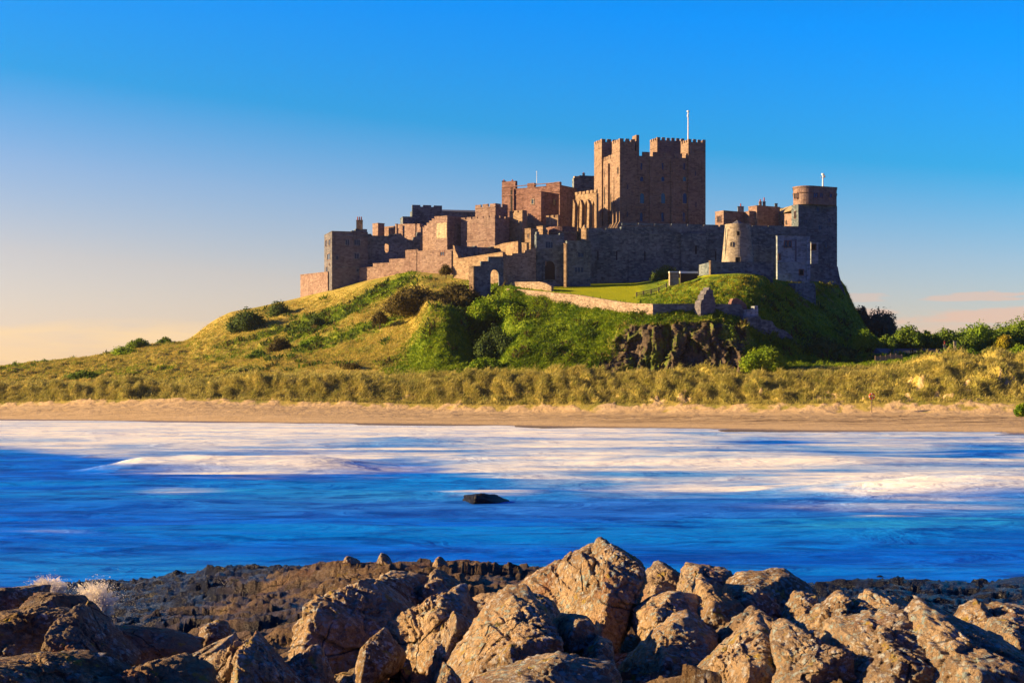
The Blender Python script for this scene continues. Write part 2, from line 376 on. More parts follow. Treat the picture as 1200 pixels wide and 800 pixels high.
def rock_fn(wet, lich=1.0, tone=1.0):
    def fn(s, b, out):
        p = s.pos()
        n1 = s.noise(p, .5, 5, .6); n2 = s.noise(p, 2.6, 6, .7); n3 = s.noise(p, 8.0, 6, .75); n4 = s.noise(p, 26.0, 4, .7)
        c = s.mix(s.step(n1, .38, .62), tuple(v * tone for v in (.19, .12, .06)), tuple(v * tone for v in (.40, .275, .145)))
        c = s.mix(s.math('MULTIPLY', s.step(n2, .50, .66), .8), c, tuple(v * tone for v in (.60, .44, .25)))
        c = s.mix(s.math('MULTIPLY', s.step(n3, .49, .64), .65), c, (.085, .05, .028))
        c = s.mix(s.math('MULTIPLY', s.step(n4, .55, .68), .4), c, (.06, .038, .022))
        rnd = s.n('ShaderNodeObjectInfo').outputs['Random']; c = s.mix(s.math('MULTIPLY', s.step(rnd, .45, .95), .55), c, s.mix(.5, c, (.23, .20, .165)))
        red = s.math('MULTIPLY', s.step(s.noise(p, .8, 3, .5), .57, .68), .55); c = s.mix(red, c, (.28, .11, .06))
        nz = s.xyz(s.nrm())[2]; pz = s.xyz(p)
        wob = s.n('ShaderNodeTexNoise', i_Scale=4.0).outputs[1]
        lm = s.math('MULTIPLY', s.step(s.noise(p, .75, 4, .6), .50 - .13 * lich, .66 - .14 * lich), s.step(nz, -.35, .35))
        lm = s.math('MULTIPLY', lm, s.step(pz[2], 2.9, 4.2))
        spots = s.math('SUBTRACT', 1.0, s.step(s.vor(s.mix(.10, p, wob), 7.0), .14, .42))
        sp2 = s.step(s.noise(p, 11.0, 5, .75), .53, .60)
        li = s.math('MULTIPLY', s.math('MAXIMUM', s.math('MULTIPLY', spots, .95), sp2), lm)
        lc = s.mix(s.step(s.noise(p, 1.3, 2, .5), .42, .58), (.60, .60, .55), (.34, .45, .42))  # pale lichen; its teal half also colours in skylight on upward faces
        c = s.mix(s.math('MULTIPLY', li, .9), c, lc)
        yl = s.math('MULTIPLY', s.step(s.noise(p, 3.2, 3, .6), .61, .68), s.step(nz, .1, .6)); c = s.mix(s.math('MULTIPLY', yl, .75), c, (.42, .30, .035))
        ck = s.vor(s.mix(.12, p, wob), .9, 'DISTANCE_TO_EDGE')
        crack = s.math('MULTIPLY', s.math('SUBTRACT', 1.0, s.step(ck, .0, .02)), s.step(n1, .50, .60))
        if wet:
            wz = s.math('SUBTRACT', 1.0, s.step(s.math('ADD', pz[2], s.math('MULTIPLY', s.math('SUBTRACT', n1, .5), 2.5)), 2.7, 4.2))
            c = s.mix(wz, c, (.008, .010, .018)); c = s.mix(s.math('MULTIPLY', s.math('MULTIPLY', s.math('SUBTRACT', 1.0, wz), .7), s.step(pz[1], 27.0, 36.0)), c, (.095, .052, .026))
            s.put(b.inputs['Roughness'], s.math('SUBTRACT', .88, s.math('MULTIPLY', wz, .62)))
        else:
            b.inputs['Roughness'].default_value = .88
        s.put(b.inputs['Base Color'], s.mix(s.math('MULTIPLY', crack, .7), c, (.03, .02, .014)))
        h = s.math('ADD', s.math('MULTIPLY', n2, .8), s.math('MULTIPLY', n3, .6))
        h = s.math('ADD', h, s.math('MULTIPLY', n4, .22)); h = s.math('SUBTRACT', h, s.math('MULTIPLY', crack, .4))
        h = s.math('ADD', h, s.math('MULTIPLY', li, .08))
        s.put(b.inputs['Normal'], s.bump(h, 1.0, .26)); b.inputs['Specular IOR Level'].default_value = .16 if wet else .2
    return fn
M['rock'] = material('shore_rock', rock_fn(False, 1.2, 1.3)); M['wetrock'] = material('wet_shore_rock', rock_fn(True, .4, .8)); M['lichenrock'] = material('lichen_rock', rock_fn(False, 2.0, 1.25)); M['brownrock'] = material('brown_rock', rock_fn(False, .3, .8))


def spray_fn(s, b, out):
    b.inputs['Base Color'].default_value = (.95, .87, .72, 1); b.inputs['Roughness'].default_value = .6
    tr = s.n('ShaderNodeBsdfTranslucent'); tr.inputs[0].default_value = (.95, .87, .72, 1)
    tp = s.n('ShaderNodeBsdfTransparent'); m1 = s.n('ShaderNodeMixShader'); m1.inputs[0].default_value = .5
    s.t.links.new(b.outputs[0], m1.inputs[1]); s.t.links.new(tr.outputs[0], m1.inputs[2])
    m2 = s.n('ShaderNodeMixShader'); m2.inputs[0].default_value = .45
    s.t.links.new(m1.outputs[0], m2.inputs[1]); s.t.links.new(tp.outputs[0], m2.inputs[2]); s.t.links.new(m2.outputs[0], out.inputs[0])
M['spray'] = material('sea_spray', spray_fn)

# ------------------------------------------------------------------ the land, lofted from profiles across the shore
# px: (waterline distance, then (row, distance) for dune foot, dune top, dune back, slope 1-3, plateau edge, plateau)
LAND = {
 -900: (470, (478, 500), (449, 515), (447, 528), (442, 550), (439, 570), (436, 595), (434, 620), (438, 670)),
 -100: (445, (478, 478), (449, 492), (448, 505), (442, 530), (438, 550), (433, 575), (430, 600), (436, 650)),
 0: (438, (477, 470), (448, 484), (448, 495), (442, 520), (438, 540), (433, 565), (429, 590), (434, 640)),
 100: (425, (474, 462), (446, 476), (446, 488), (439, 515), (431, 540), (424, 565), (418, 590), (424, 640)),
 180: (415, (472, 456), (446, 470), (446, 482), (437, 510), (424, 540), (413, 570), (402, 600), (406, 650)),
 218: (411, (472, 453), (445, 467), (445, 478), (433, 510), (420, 540), (410, 575), (399, 605), (403, 650)),
 236: (409, (472, 452), (445, 466), (445, 477), (432, 508), (418, 538), (405, 573), (386, 607), (390, 650)),
 250: (407, (473, 451), (444, 465), (444, 476), (431, 507), (416, 537), (400, 572), (375, 609), (379, 650)),
 270: (404, (474, 449), (443, 464), (443, 474), (430, 504), (414, 534), (394, 571), (365, 610), (368, 650)),
 300: (400, (475, 447), (443, 462), (443, 472), (428, 500), (412, 530), (388, 570), (360, 611), (361, 650)),
 350: (392, (477, 444), (441, 459), (441, 469), (424, 497), (402, 530), (374, 575), (349, 612), (349, 650)),
 420: (384, (479, 440), (439, 456), (439, 465), (418, 490), (392, 520), (362, 556), (333, 590), (325, 640)),
 480: (376, (481, 437), (438, 453), (438, 462), (412, 484), (386, 508), (352, 545), (320, 572), (312, 630)),
 500: (372, (482, 435), (437, 452), (437, 461), (410, 474), (384, 484), (361, 500), (322, 566), (311, 627)),
 520: (370, (482, 434), (437, 451), (437, 460), (408, 472), (380, 482), (362, 498), (324, 562), (310, 625)),
 540: (367, (483, 432), (436, 450), (436, 459), (414, 474), (392, 486), (368, 504), (328, 548), (310, 622)),
 560: (365, (483, 431), (436, 449), (436, 458), (424, 480), (404, 502), (366, 520), (335, 530), (310, 620)),
 578: (363, (483, 430), (436, 449), (436, 458), (424, 478), (400, 500), (356, 514), (337, 526), (312, 615)),
 598: (360, (484, 429), (435, 448), (435, 457), (412, 464), (388, 484), (352, 503), (337, 509), (331, 562)),
 615: (357, (484, 428), (435, 447), (434, 455), (410, 461), (384, 476), (361, 498), (339, 505), (331, 560)),
 650: (352, (484, 426), (434, 445), (434, 452), (412, 460), (388, 473), (369, 489), (345, 493), (332, 545)),
 700: (346, (484, 422), (433, 443), (435, 450), (415, 458), (390, 465), (374, 472.5), (352, 477), (332, 540)),
 745: (340, (484, 420), (431, 441), (438, 450), (412, 454), (390, 457.5), (379, 459.5), (357, 464), (331, 540)),
 766: (338, (484, 419), (431, 439), (438, 448), (412, 450), (390, 452), (379, 453), (359, 458), (329, 535)),
 830: (330, (484, 414), (434, 436), (439, 446), (412, 448), (390, 450), (371, 453), (358, 460), (322, 505)),
 868: (325, (484, 411), (436, 433), (438, 443), (416, 446), (398, 450), (376, 456), (354, 470), (320, 503)),
 890: (322, (484, 409), (434, 431), (436, 441), (422, 447), (405, 454), (378, 463), (350, 482), (322, 506)),
 920: (318, (484, 407), (431, 430), (433, 440), (424, 448), (408, 460), (376, 482), (346, 506), (330, 525)),
 960: (314, (484, 404), (428, 428), (430, 438), (424, 455), (408, 480), (376, 512), (346, 545), (330, 562)),
 986: (313, (484, 403), (427, 427), (429, 439), (422, 462), (412, 492), (390, 530), (332, 572), (326, 590)),
 1003: (312, (484, 402), (427, 426), (429, 440), (421, 465), (414, 497), (402, 535), (366, 574), (364, 592)),
 1018: (311, (484, 401), (426, 426), (428, 441), (420, 468), (415, 500), (408, 538), (390, 575), (390, 596)),
 1040: (310, (484, 400), (424, 426), (426, 442), (420, 470), (416, 500), (410, 540), (405, 580), (404, 610)),
 1100: (304, (484, 396), (421, 426), (423, 445), (419, 470), (413, 500), (408, 540), (405, 580), (404, 620)),
 1200: (295, (485, 390), (417, 426), (419, 445), (415, 470), (409, 500), (404, 540), (402, 580), (402, 620)),
 1500: (275, (488, 372), (414, 415), (416, 435), (412, 465), (408, 500), (404, 540), (402, 580), (402, 620)),
 2300: (240, (496, 335), (414, 385), (416, 410), (412, 450), (408, 490), (404, 540), (402, 580), (402, 620)),
}
KP = np.array(sorted(LAND))
rows_y, rows_z = [], []
for k in KP:
    wl, *r = LAND[k]; ys = [wl - 40, wl] + [q[1] for q in r]; zs = [-2.4, -.02] + [zz(*q) for q in r]
    hi = 340 < k < 995
    ys += [690, 760, 900, 1150]; zs += [zs[-1] - 4 if hi else 14, 14, 11, 10]
    rows_y.append(ys); rows_z.append(zs)
rows_y, rows_z = np.array(rows_y), np.array(rows_z)
pxs = np.concatenate([np.linspace(-900, -60, 90)[:-1], np.linspace(-60, 1260, 900), np.linspace(1260, 2300, 100)[1:]])
SEG = [10, 60, 80, 24, 60, 60, 60, 50, 50, 14, 10, 6, 6]
tt = np.concatenate([np.linspace(i, i + 1, n, endpoint=False) for i, n in enumerate(SEG)] + [[len(SEG)]])
def loft(A):
    B = np.array([np.interp(pxs, KP, A[:, j]) for j in range(A.shape[1])])              # rows x cols
    k = np.hanning(13)[1:-1]; k /= k.sum()
    B = np.array([np.convolve(np.pad(b, 5, 'edge'), k, 'valid') for b in B])
    C = np.array([np.interp(tt, np.arange(A.shape[1]), B[:, i]) for i in range(len(pxs))]).T
    k2 = np.hanning(13)[1:-1]; k2 /= k2.sum()
    D = np.array([np.convolve(np.pad(C[:, i], 5, 'edge'), k2, 'valid') for i in range(len(pxs))]).T
    return np.where((tt[:, None] < 8.6), D, C)
GY, GZ = loft(rows_y), loft(rows_z)
PX, TT = np.meshgrid(pxs, tt)
GX = (PX - CX) * GY / F
shp = GX.shape
flat = lambda A: A.ravel()
P3 = np.stack([flat(GX), flat(GY), flat(GZ)], 1); fp, ft = flat(PX), flat(TT)
nA = fbm(P3 * [.03, .03, .03] + 5, 3); nB = fbm(P3 * [.16, .16, .05] + 31, 3); nC = fbm(P3 * [.5, .5, .5] + 77, 3)
# regions
foot = 2.14 + .16 * nB + .10 * nC
sand = 1 - sst(ft, foot - .05, foot + .07)
sand = np.maximum(sand, .9 * sst(nB + .6 * nC, .38, .52) * sst(ft, 2.0, 2.1) * (1 - sst(ft, 2.55, 2.8)))
dune = sst(ft, 2.16, 2.42) * (1 - sst(ft, 3.6, 4.2))
backdune = sst(ft, 3.8, 4.2) * (1 - sst(ft, 6.5, 8.2)) * (1 - sst(fp, 230, 330))
lawn = sst(fp + 6 * nB, 596, 612) * (1 - sst(fp + 10 * nB, 742, 762)) * sst(ft, 7.93, 8.0)
lawn = np.maximum(lawn, sst(fp, 760, 780) * (1 - sst(fp, 840, 850)) * sst(ft, 8.92, 8.97))
rock = sst(fp + 16 * nB + 9 * nC + (ft - 5.5) * -9, 712, 726) * (1 - sst(fp + 8 * nB, 868, 884)) * sst(ft + .25 * nB, 4.0, 4.2) * (1 - sst(ft + .35 * nB, 6.75, 6.98))
rock = np.maximum(rock, .9 * sst(fp, 928, 940) * (1 - sst(fp, 972, 985)) * sst(ft + .4 * nC, 7.4, 7.7) * (1 - sst(ft, 8.2, 8.5)) * sst(nB, -.1, .25))
ys0 = HY - (P3[:, 2] - CH) * F / P3[:, 1]
lush = sst(fp + 25 * nA + 12 * nB - (430 - np.clip(ys0, 320, 440)) * .9, 438, 470) * sst(ft, 3.95, 4.3)
ys_ = HY - (P3[:, 2] - CH) * F / P3[:, 1]                             # rows of the old path lines that climb the hill to the right
def lane(xa, ya, xb, yb, w0, w1): t = np.clip((fp - xa) / (xb - xa), 0, 1); return (1 - sst(np.abs(ys_ - (ya + (yb - ya) * t ** 1.15) + 5 * nB), w0, w1)) * sst(fp, xa - 10, xa + 25) * (1 - sst(fp, xb - 10, xb + 25))
strip = np.maximum.reduce([lane(330, 396, 480, 325, 5, 13), lane(250, 408, 372, 372, 2, 7) * .7, lane(335, 412, 460, 372, 3, 9) * .9, lane(230, 420, 330, 402, 1, 6) * .5]) * sst(ft, 4.3, 4.8)
lush = np.maximum(lush, strip * (1 - sst(fp, 470, 520)))
lush = np.maximum(lush, .6 * (1 - sst(fp, 200, 300)) * sst(nA + .5 * nB, .15, .5) * sst(ft, 3.9, 4.3))
lush = np.maximum(lush, sst(fp, 950, 1000) * sst(ft, 3.9, 4.4))
lush = np.clip(lush, 0, 1) * (1 - rock)
# relief
lean_ = P3[:, 0] + .45 * (P3[:, 1] - 400)
hum = np.abs(fbm(np.stack([lean_ * .21, P3[:, 1] * .10, P3[:, 2] * .03], 1) + 3, 2))
hum2 = np.abs(perlin(np.stack([lean_ * .6, P3[:, 1] * .35, P3[:, 2] * .1], 1) + 9))
dz = dune * ((1.6 + 3.0 * sst(nA, -.4, .4)) * hum + 1.6 * hum2 - 2.5 + 1.1 * nA)
dz += backdune * (1.8 * np.abs(nB) + 1.4 * nA - .4)
hill = sst(ft, 4.0, 4.6) * (1 - sst(ft, 7.7, 8.0)) * (1 - rock) * (1 - backdune)
dz += hill * (1.5 * nA + .5 * nB + .25 * nC) + hill * lush * (1.5 * np.abs(nB) + .55 * np.abs(nC) - .6) * (1 - .9 * sst(ft, 6.5, 6.9) * sst(fp, 590, 610))
mound = sst(fp, 764, 790) * (1 - sst(fp, 985, 1000)) * sst(ft, 7.9, 8.1) * (1 - sst(ft, 8.8, 8.95))
dz += mound * (.9 * nB + .5 * np.abs(nC))
dz += sand * .22 * perlin(P3 * [.025, .0, 0] + 4) * (1 - sst(ft, 1.3, 1.9))
dz += sand * sst(ft, 1.1, 1.9) * (.22 * nB + .10 * nC + .15)
wrack = sand * sst(ft, 1.25, 1.4) * (1 - sst(ft, 1.75, 1.9)) * (.25 + .75 * sst(fp, 400, 900))
P3[:, 2] += dz
colm = fbm(np.stack([fp * .055 * 5, P3[:, 2] * .035, ft * .2], 1), 3, .55); colr = fbm(P3 * [.35, .35, .12] + 3, 3, .6, True)
cf1, ce1 = facet_relief(P3 * [.25, .25, .06] + .3 * np.stack([nB, nC, nA], 1), 1.0, 5); cf2, ce2 = facet_relief(P3 * [.9, .9, .30], 1.0, 8)
P3[:, 1] -= rock * (3.4 * cf1 + .9 * cf2 + .5 * colr + 1.2 * nB - .5 * (1 - ce1))
P3[:, 0] += rock * 1.0 * fbm(P3 * [.3, .3, .1] + 50, 2)
r_, c_ = shp
idx = np.arange(r_ * c_).reshape(shp)
Q = np.stack([idx[:-1, :-1], idx[:-1, 1:], idx[1:, 1:], idx[1:, :-1]], -1).reshape(-1, 4)
land = mesh_obj('hill_terrain', P3, Q, M['terrain'], None, True, dict(sand=sand, lush=lush, lawn=lawn, rock=rock, wrack=wrack))
tag(land, 'grassy crag, dunes and sandy beach below the castle', 'hill', kind='structure')
G3 = P3.reshape(r_, c_, 3)


def land_pts(u, v):
    """bilinear points on the land at fractional row u, column v"""
    i = np.clip(u.astype(int), 0, r_ - 2); j = np.clip(v.astype(int), 0, c_ - 2); a = (u - i)[:, None]; b = (v - j)[:, None]
    return G3[i, j] * (1 - a) * (1 - b) + G3[i + 1, j] * a * (1 - b) + G3[i, j + 1] * (1 - a) * b + G3[i + 1, j + 1] * a * b, i, j
def land_at(px, d):
    j = int(np.clip(np.searchsorted(pxs, px), 1, c_ - 2)); col = G3[:, j]
    return float(np.interp(d, col[:, 1], col[:, 2]))
Nrm = np.cross(np.gradient(G3, axis=1), np.gradient(G3, axis=0)); Nrm /= np.linalg.norm(Nrm, axis=2, keepdims=True) + 1e-9
Nrm[Nrm[..., 2] < 0] *= -1


def tufts(name, label, cat, wfield, n, h, wdt, blades, mats, spread, lean=.35, up=.5, mw=None):
    """thousands of blades growing where wfield is high: one object of ground cover"""
    W_ = wfield.reshape(shp)
    t0 = rng.random(n * 14) * (r_ - 2); c0 = rng.random(n * 14) * (c_ - 2)
    p, i, j = land_pts(t0, c0); keep = rng.random(len(p)) < W_[i, j]
    p, i, j = p[keep][:n], i[keep][:n], j[keep][:n]; nv = Nrm[i, j]; m = len(p)
    hh = h * (.6 + .8 * rng.random(m)); mi_t = rng.choice(len(mats), m, p=mw)
    ln = np.array([.55, -.15, 0]) * lean + rng.normal(0, .18, (m, 3)) * [1, 1, 0]
    B = blades; ang = rng.random((m, B)) * 2 * np.pi; rad = spread * np.sqrt(rng.random((m, B)))
    base = p[:, None] + np.stack([np.cos(ang) * rad, np.sin(ang) * rad, np.zeros_like(ang)], 2)
    sl = -(nv[:, None, 0] * np.cos(ang) * rad + nv[:, None, 1] * np.sin(ang) * rad) / np.maximum(nv[:, None, 2], .25)
    base[..., 2] += sl - .15
    out = np.stack([np.cos(ang), np.sin(ang), np.zeros_like(ang)], 2)
    dirv_ = nv[:, None] * (1 - up) + np.array([0, 0, up]) + out * .45 + ln[:, None]
    dirv_ /= np.linalg.norm(dirv_, axis=2, keepdims=True)
    L = (hh[:, None] * (.6 + .5 * rng.random((m, B))))[..., None]
    sa = rng.random((m, B)) * np.pi; side = np.stack([np.cos(sa), np.sin(sa) * .6, np.zeros_like(sa)], 2) * wdt / 2
    mid = base + dirv_ * L * .55; tip = mid + (dirv_ + out * .35 + ln[:, None] * .7 - [0, 0, .3]) * L * .5
    V = np.stack([base - side, base + side, mid + side * .8, mid - side * .8, tip + side * .15, tip - side * .15], 2).reshape(-1, 3)
    k = np.arange(m * B)[:, None] * 6
    Fq = np.concatenate([k + [0, 1, 2, 3], k + [3, 2, 4, 5]]); mi = np.concatenate([np.repeat(mi_t, B)] * 2)
    o = mesh_obj(name, V, Fq, None, None, True, mats=mats, mi=mi); return tag(o, label, cat, kind='stuff')


inview = (sst(fp, -260, -60) * (1 - sst(fp, 1260, 1450)))
dgrass = dune * (1 - sand) * inview
tufts('marram_grass', 'tufted golden marram grass covering the dune front above the sand', 'dune grass', dgrass, 52000, 1.15, .17, 7,
      [M['marram'], M['marram_green']], .75, .5, .55, [.75, .25])
tufts('dry_grass', 'dry yellow grass on the left slope of the castle hill', 'grass', np.clip(inview * (hill + backdune) * (1 - lush) * (1 - lawn) * sst(ft, 4.0, 4.2) * (1 - sst(ft, 8.3, 8.8)), 0, 1), 42000, .75, .17, 6,
      [M['hay'], M['marram_green'], M['lush']], .8, .35, .6, [.60, .32, .08])
tufts('lush_undergrowth', 'lush green grass and bracken on the slope under the terrace wall', 'undergrowth', np.clip(inview * lush * (1 - lawn) * sst(ft, 3.95, 4.15) * (1 - sst(ft, 8.2, 8.6)) * .9, 0, 1), 46000, .8, .30, 6,
      [M['lush'], M['treegreen']], .7, .2, .45, [.85, .15])
tufts('mound_grass', 'long golden green grass on the mound below the round mill tower', 'grass', np.clip(inview * mound, 0, 1), 9000, .8, .22, 6,
      [M['goldgrass'], M['lush']], .7, .3, .5, [.7, .3])

scrub = np.clip(inview * (hill * (1 - lawn) * (1 - rock)) * (.55 * sst(strip, .3, .8) + .5 * sst(nB + .5 * nA, .30, .5) * sst(fp, 60, 240) + .07 * lush * sst(nC + nB, .2, .5)) * sst(ft, 4.1, 4.5) * (1 - sst(ft, 7.6, 8.1)), 0, 1)
tufts('low_scrub', 'low ragged scrub and bramble patches spread over the castle hill', 'scrub', scrub, 2600, 1.5, .55, 16, [M['shrub'], M['treegreen'], M['brownshrub']], 1.5, .1, .35, [.40, .38, .22])

# ------------------------------------------------------------------ the sea
spx = np.concatenate([np.linspace(-1400, -40, 60)[:-1], np.linspace(-40, 1240, 700), np.linspace(1240, 2600, 60)[1:]])
spy = np.concatenate([[471, 475, 479, 484], np.linspace(487, 720, 520), np.geomspace(722, 2600, 70)])
SPX, SPY = np.meshgrid(spx, spy); SD = F * CH / (SPY - HY); SXX = (SPX - CX) * SD / F
wp = np.stack([SXX.ravel(), SD.ravel(), np.zeros(SD.size)], 1); wx, wy = wp[:, 0], wp[:, 1]; fx, fy = SPX.ravel(), SPY.ravel()
wz = .22 * np.sin(wy * .21 + 1.6 * perlin(wp * [.012, .02, 0] + 4)) + .28 * fbm(wp * [.03, .15, 1] + 8, 3) + .10 * fbm(wp * [.12, .5, 1] + 2, 3)
wz *= .35 + .65 * sst(wy, 60, 110)
def ridge(x0, x1, yc, wdt, hgt, slope=0.0, ph=0.0):
    """a breaking wave: crest line at distance yc between x0 and x1 metres"""
    c = yc + slope * (wx - x0) + 2.5 * perlin(wp * [.03, 0, 0] + ph)
    e = sst(wx, x0, x0 + .25 * (x1 - x0)) * (1 - sst(wx, x1 - .3 * (x1 - x0), x1))
    q = wy - c; g = np.exp(-(np.where(q < 0, q / wdt, q / (wdt * 2.2))) ** 2); return hgt * e * g, e * g
r1, m1 = ridge(-50, -12, 171, 4.0, 1.5, .05, 3); r2, m2 = ridge(18, 96, 131, 6.0, 1.6, -.08, 9); r3, m3 = ridge(-20, 60, 188, 3.5, .8, -.1, 21)
r4, m4 = ridge(22, 37, 103, 3.0, .15, .0, 5); r5, m5 = ridge(-70, 20, 250, 4, .7, -.05, 31)
cr_ = 1 + .30 * fbm(wp * [.07, .12, 1] + 60, 3)                              # ragged crests
wz = wz + (r1 + r2) * cr_ + r3 + r4 + r5
nf = fbm(wp * [.02, .10, 1] + 12, 4)
edge = np.interp(fx, [-200, 0, 120, 300, 440, 470, 600, 700, 860, 1000, 1200, 1500], [530, 530, 545, 558, 552, 545, 566, 575, 583, 590, 592, 600])
zone = 1 - sst(fy + 9 * nf + 7 * fbm(wp * [.05, .12, 1] + 90, 3), edge - 15, edge + 9)                                    # surf zone between the beach and the outer foam edge
foam = zone * (.56 + .55 * nf) + zone * .10 * (1 - sst(fx, 400, 800))
shore = 1 - sst(fy, 504, 540); foam = np.maximum(foam, zone * (1.0 + .4 * nf) * shore * (1 - .40 * sst(fx, 560, 900)))
sk1 = np.exp(-np.maximum(wy - 171, 0) / 16) * sst(wy, 166, 171) * sst(wx, -50, -38) * (1 - sst(wx, -22, -8)); sk2 = np.exp(-np.maximum(wy - 129, 0) / 22) * sst(wy, 122, 128) * sst(wx, 14, 34)
foam = np.maximum(foam, np.maximum(.9 * sk1, 1.0 * sk2))
foam = np.maximum(foam, .95 * m1 + .9 * m2 + .62 * m3 + .0 * m4 + .5 * m5)
def blob(px, py, rx, ry, a): return a * np.exp(-((fx - px) / rx) ** 2 - ((fy - py) / ry) ** 2)
foam = np.maximum(foam, blob(300, 548, 170, 11, .95)); foam = np.maximum(foam, blob(1070, 566, 200, 22, 1.1)); foam = np.maximum(foam, blob(840, 572, 180, 10, .75))
foam = np.maximum(foam, blob(760, 545, 260, 6, .75)); foam = np.maximum(foam, blob(572, 578, 62, 5, .72)); foam = np.maximum(foam, blob(215, 573, 60, 8, .26))
foam = np.maximum(foam, blob(60, 626, 70, 4, .17)); foam = np.maximum(foam, blob(1040, 606, 42, 5, .42))
foam -= blob(50, 538, 130, 10, .42) + blob(900, 518, 60, 4, .5) + blob(1160, 530, 70, 6, .5) + blob(930, 528, 120, 4, .35)
foam = np.clip(foam, 0, 1.2) * sst(SD.ravel(), 70, 78)
aer = np.clip(zone * (.75 + .5 * nf) - blob(60, 538, 130, 9, .55) - blob(905, 518, 60, 4, .8) - blob(1165, 530, 60, 6, .8) + blob(700, 590, 420, 14, .2), 0, 1)
shoal = np.clip(.0 * m4 + blob(1050, 612, 200, 14, .8) + .25 * m1 + blob(330, 580, 260, 18, .4) + blob(180, 660, 150, 10, .5), 0, 1)
wp[:, 2] = wz * sst(wy, 10, 40) * (1 - .7 * sst(wy, 300, 420))
r2_, c2_ = SD.shape; ix = np.arange(r2_ * c2_).reshape(r2_, c2_)
QW = np.stack([ix[:-1, :-1], ix[1:, :-1], ix[1:, 1:], ix[:-1, 1:]], -1).reshape(-1, 4)
tag(mesh_obj('sea_water', wp, QW, M['water'], None, True, dict(foam=foam, shoal=shoal, aer=aer)), 'blue sea with creamy breakers rolling towards the beach', 'sea', kind='structure')
# ------------------------------------------------------------------ the castle
def corner_fp(pc, pl, pr, d, a):
    """footprint of a block whose near corner stands at column pc, distance d; its left face recedes to column pl, its right face to pr"""
    a = R(a); xc = xx(pc, d); kl, kr = (pl - CX) / F, (pr - CX) / F
    L = (xc - kl * d) / (math.sin(a) + kl * math.cos(a)); Rr = (kr * d - xc) / (math.cos(a) - kr * math.sin(a))
    C_ = np.array([xc, d]); ul = np.array([-math.sin(a), math.cos(a)]); ur = np.array([math.cos(a), math.sin(a)])
    return C_, C_ + ur * Rr, C_ + ur * Rr + ul * L, C_ + ul * L            # near, right, back, left: counter-clockwise from above


def on_face(A, B, px):
    """metres along A->B where column px meets the face, and the distance there"""
    A = np.array(A[:2]); B = np.array(B[:2]); u = (B - A) / np.linalg.norm(B - A); k = (px - CX) / F
    s = (k * A[1] - A[0]) / (u[0] - k * u[1]); return s, A[1] + s * u[1]


def outline(s0, s1, z0, z1, kind):
    if kind == 'arch':
        w_ = (s1 - s0) / 2; cx = (s0 + s1) / 2; zs = max(z0 + .3, z1 - w_ * 1.25)
        return [(s0, z0), (s1, z0), (s1, zs)] + [(cx + w_ * math.cos(t), zs + (z1 - zs) * math.sin(t)) for t in (.5, .95, math.pi / 2, math.pi - .95, math.pi - .5)] + [(s0, zs)]
    return [(s0, z0), (s1, z0), (s1, z1), (s0, z1)]


def window(root, A, B, px, y0, y1, wpx, kind='rect', pane='pane', frame='grey', name='window', fw=.28, th=.16, mull=0):
    s0, d = on_face(A, B, px - wpx / 2); s1, _ = on_face(A, B, px + wpx / 2); za, zb = zz(y1, d), zz(y0, d)
    inner = outline(s0, s1, za, zb, kind); outer = outline(s0 - fw, s1 + fw, za - fw, zb + fw, kind)
    fr = MB(); fr.ring(A, B, outer, inner, th)
    for k in range(mull):
        sm = s0 + (s1 - s0) * (k + 1) / (mull + 1); fr.box(A, B, sm - .09, sm + .09, za, zb, .15, .12)
    f = fr.build(name, M[frame], root)
    p = MB(); p.slab(A, B, inner, .05, .03); p.build('pane', M[pane], f); return f


def merlons(mb, A, B, z, h, w_, gap, th=.5, s0=0, s1=None, off=0.02):
    Ln = np.linalg.norm(np.array(B[:2]) - np.array(A[:2])); s1 = Ln if s1 is None else s1; n = max(1, round((s1 - s0 + gap) / (w_ + gap)))
    ww = (s1 - s0 - gap * (n - 1)) / n
    for i in range(n): mb.box(A, B, s0 + i * (ww + gap), s0 + i * (ww + gap) + ww, z, z + h * (1 + .06 * math.sin(i * 2.3)), th, off)


def courses(mb, A, B, zs, th=.14, h=.3):
    Ln = np.linalg.norm(np.array(B[:2]) - np.array(A[:2]))
    for z in zs: mb.box(A, B, .02, Ln - .02, z, z + h, th + .05, th)


def building(name, label, cat, pc, pl, pr, d, a, top, bot, mat, mer=None, mermat=None, group=None, cap=True, depth_scale=1.0):
    C_, Rt, Bk, Lf = corner_fp(pc, pl, pr, d, a); zt, zb = zz(top, d), zz(bot, d)
    root = thing(name, label, cat, (C_[0], C_[1], zb), group)
    b = MB(); b.prism([C_, Rt, Bk, Lf], zb - 3, zt); b.build('wall', M[mat], root)
    if mer:
        h, w_, gap = mer; p = MB()
        for A, B in ((Lf, C_), (C_, Rt), (Rt, Bk), (Bk, Lf)): merlons(p, A, B, zt + .01, h, w_, gap)
        p.build('battlement', M[mermat or mat], root)
    elif cap:
        p = MB()
        for A, B in ((Lf, C_), (C_, Rt)):
            Ln = np.linalg.norm(B - A); p.box(A, B, -.1, Ln + (.1 if A is C_ else .0), zt + .003, zt + .3, .6, .12 if A is C_ else .10)
        p.build('coping', M[mermat or mat], root)
    return root, (Lf, C_), (C_, Rt), zt, zb


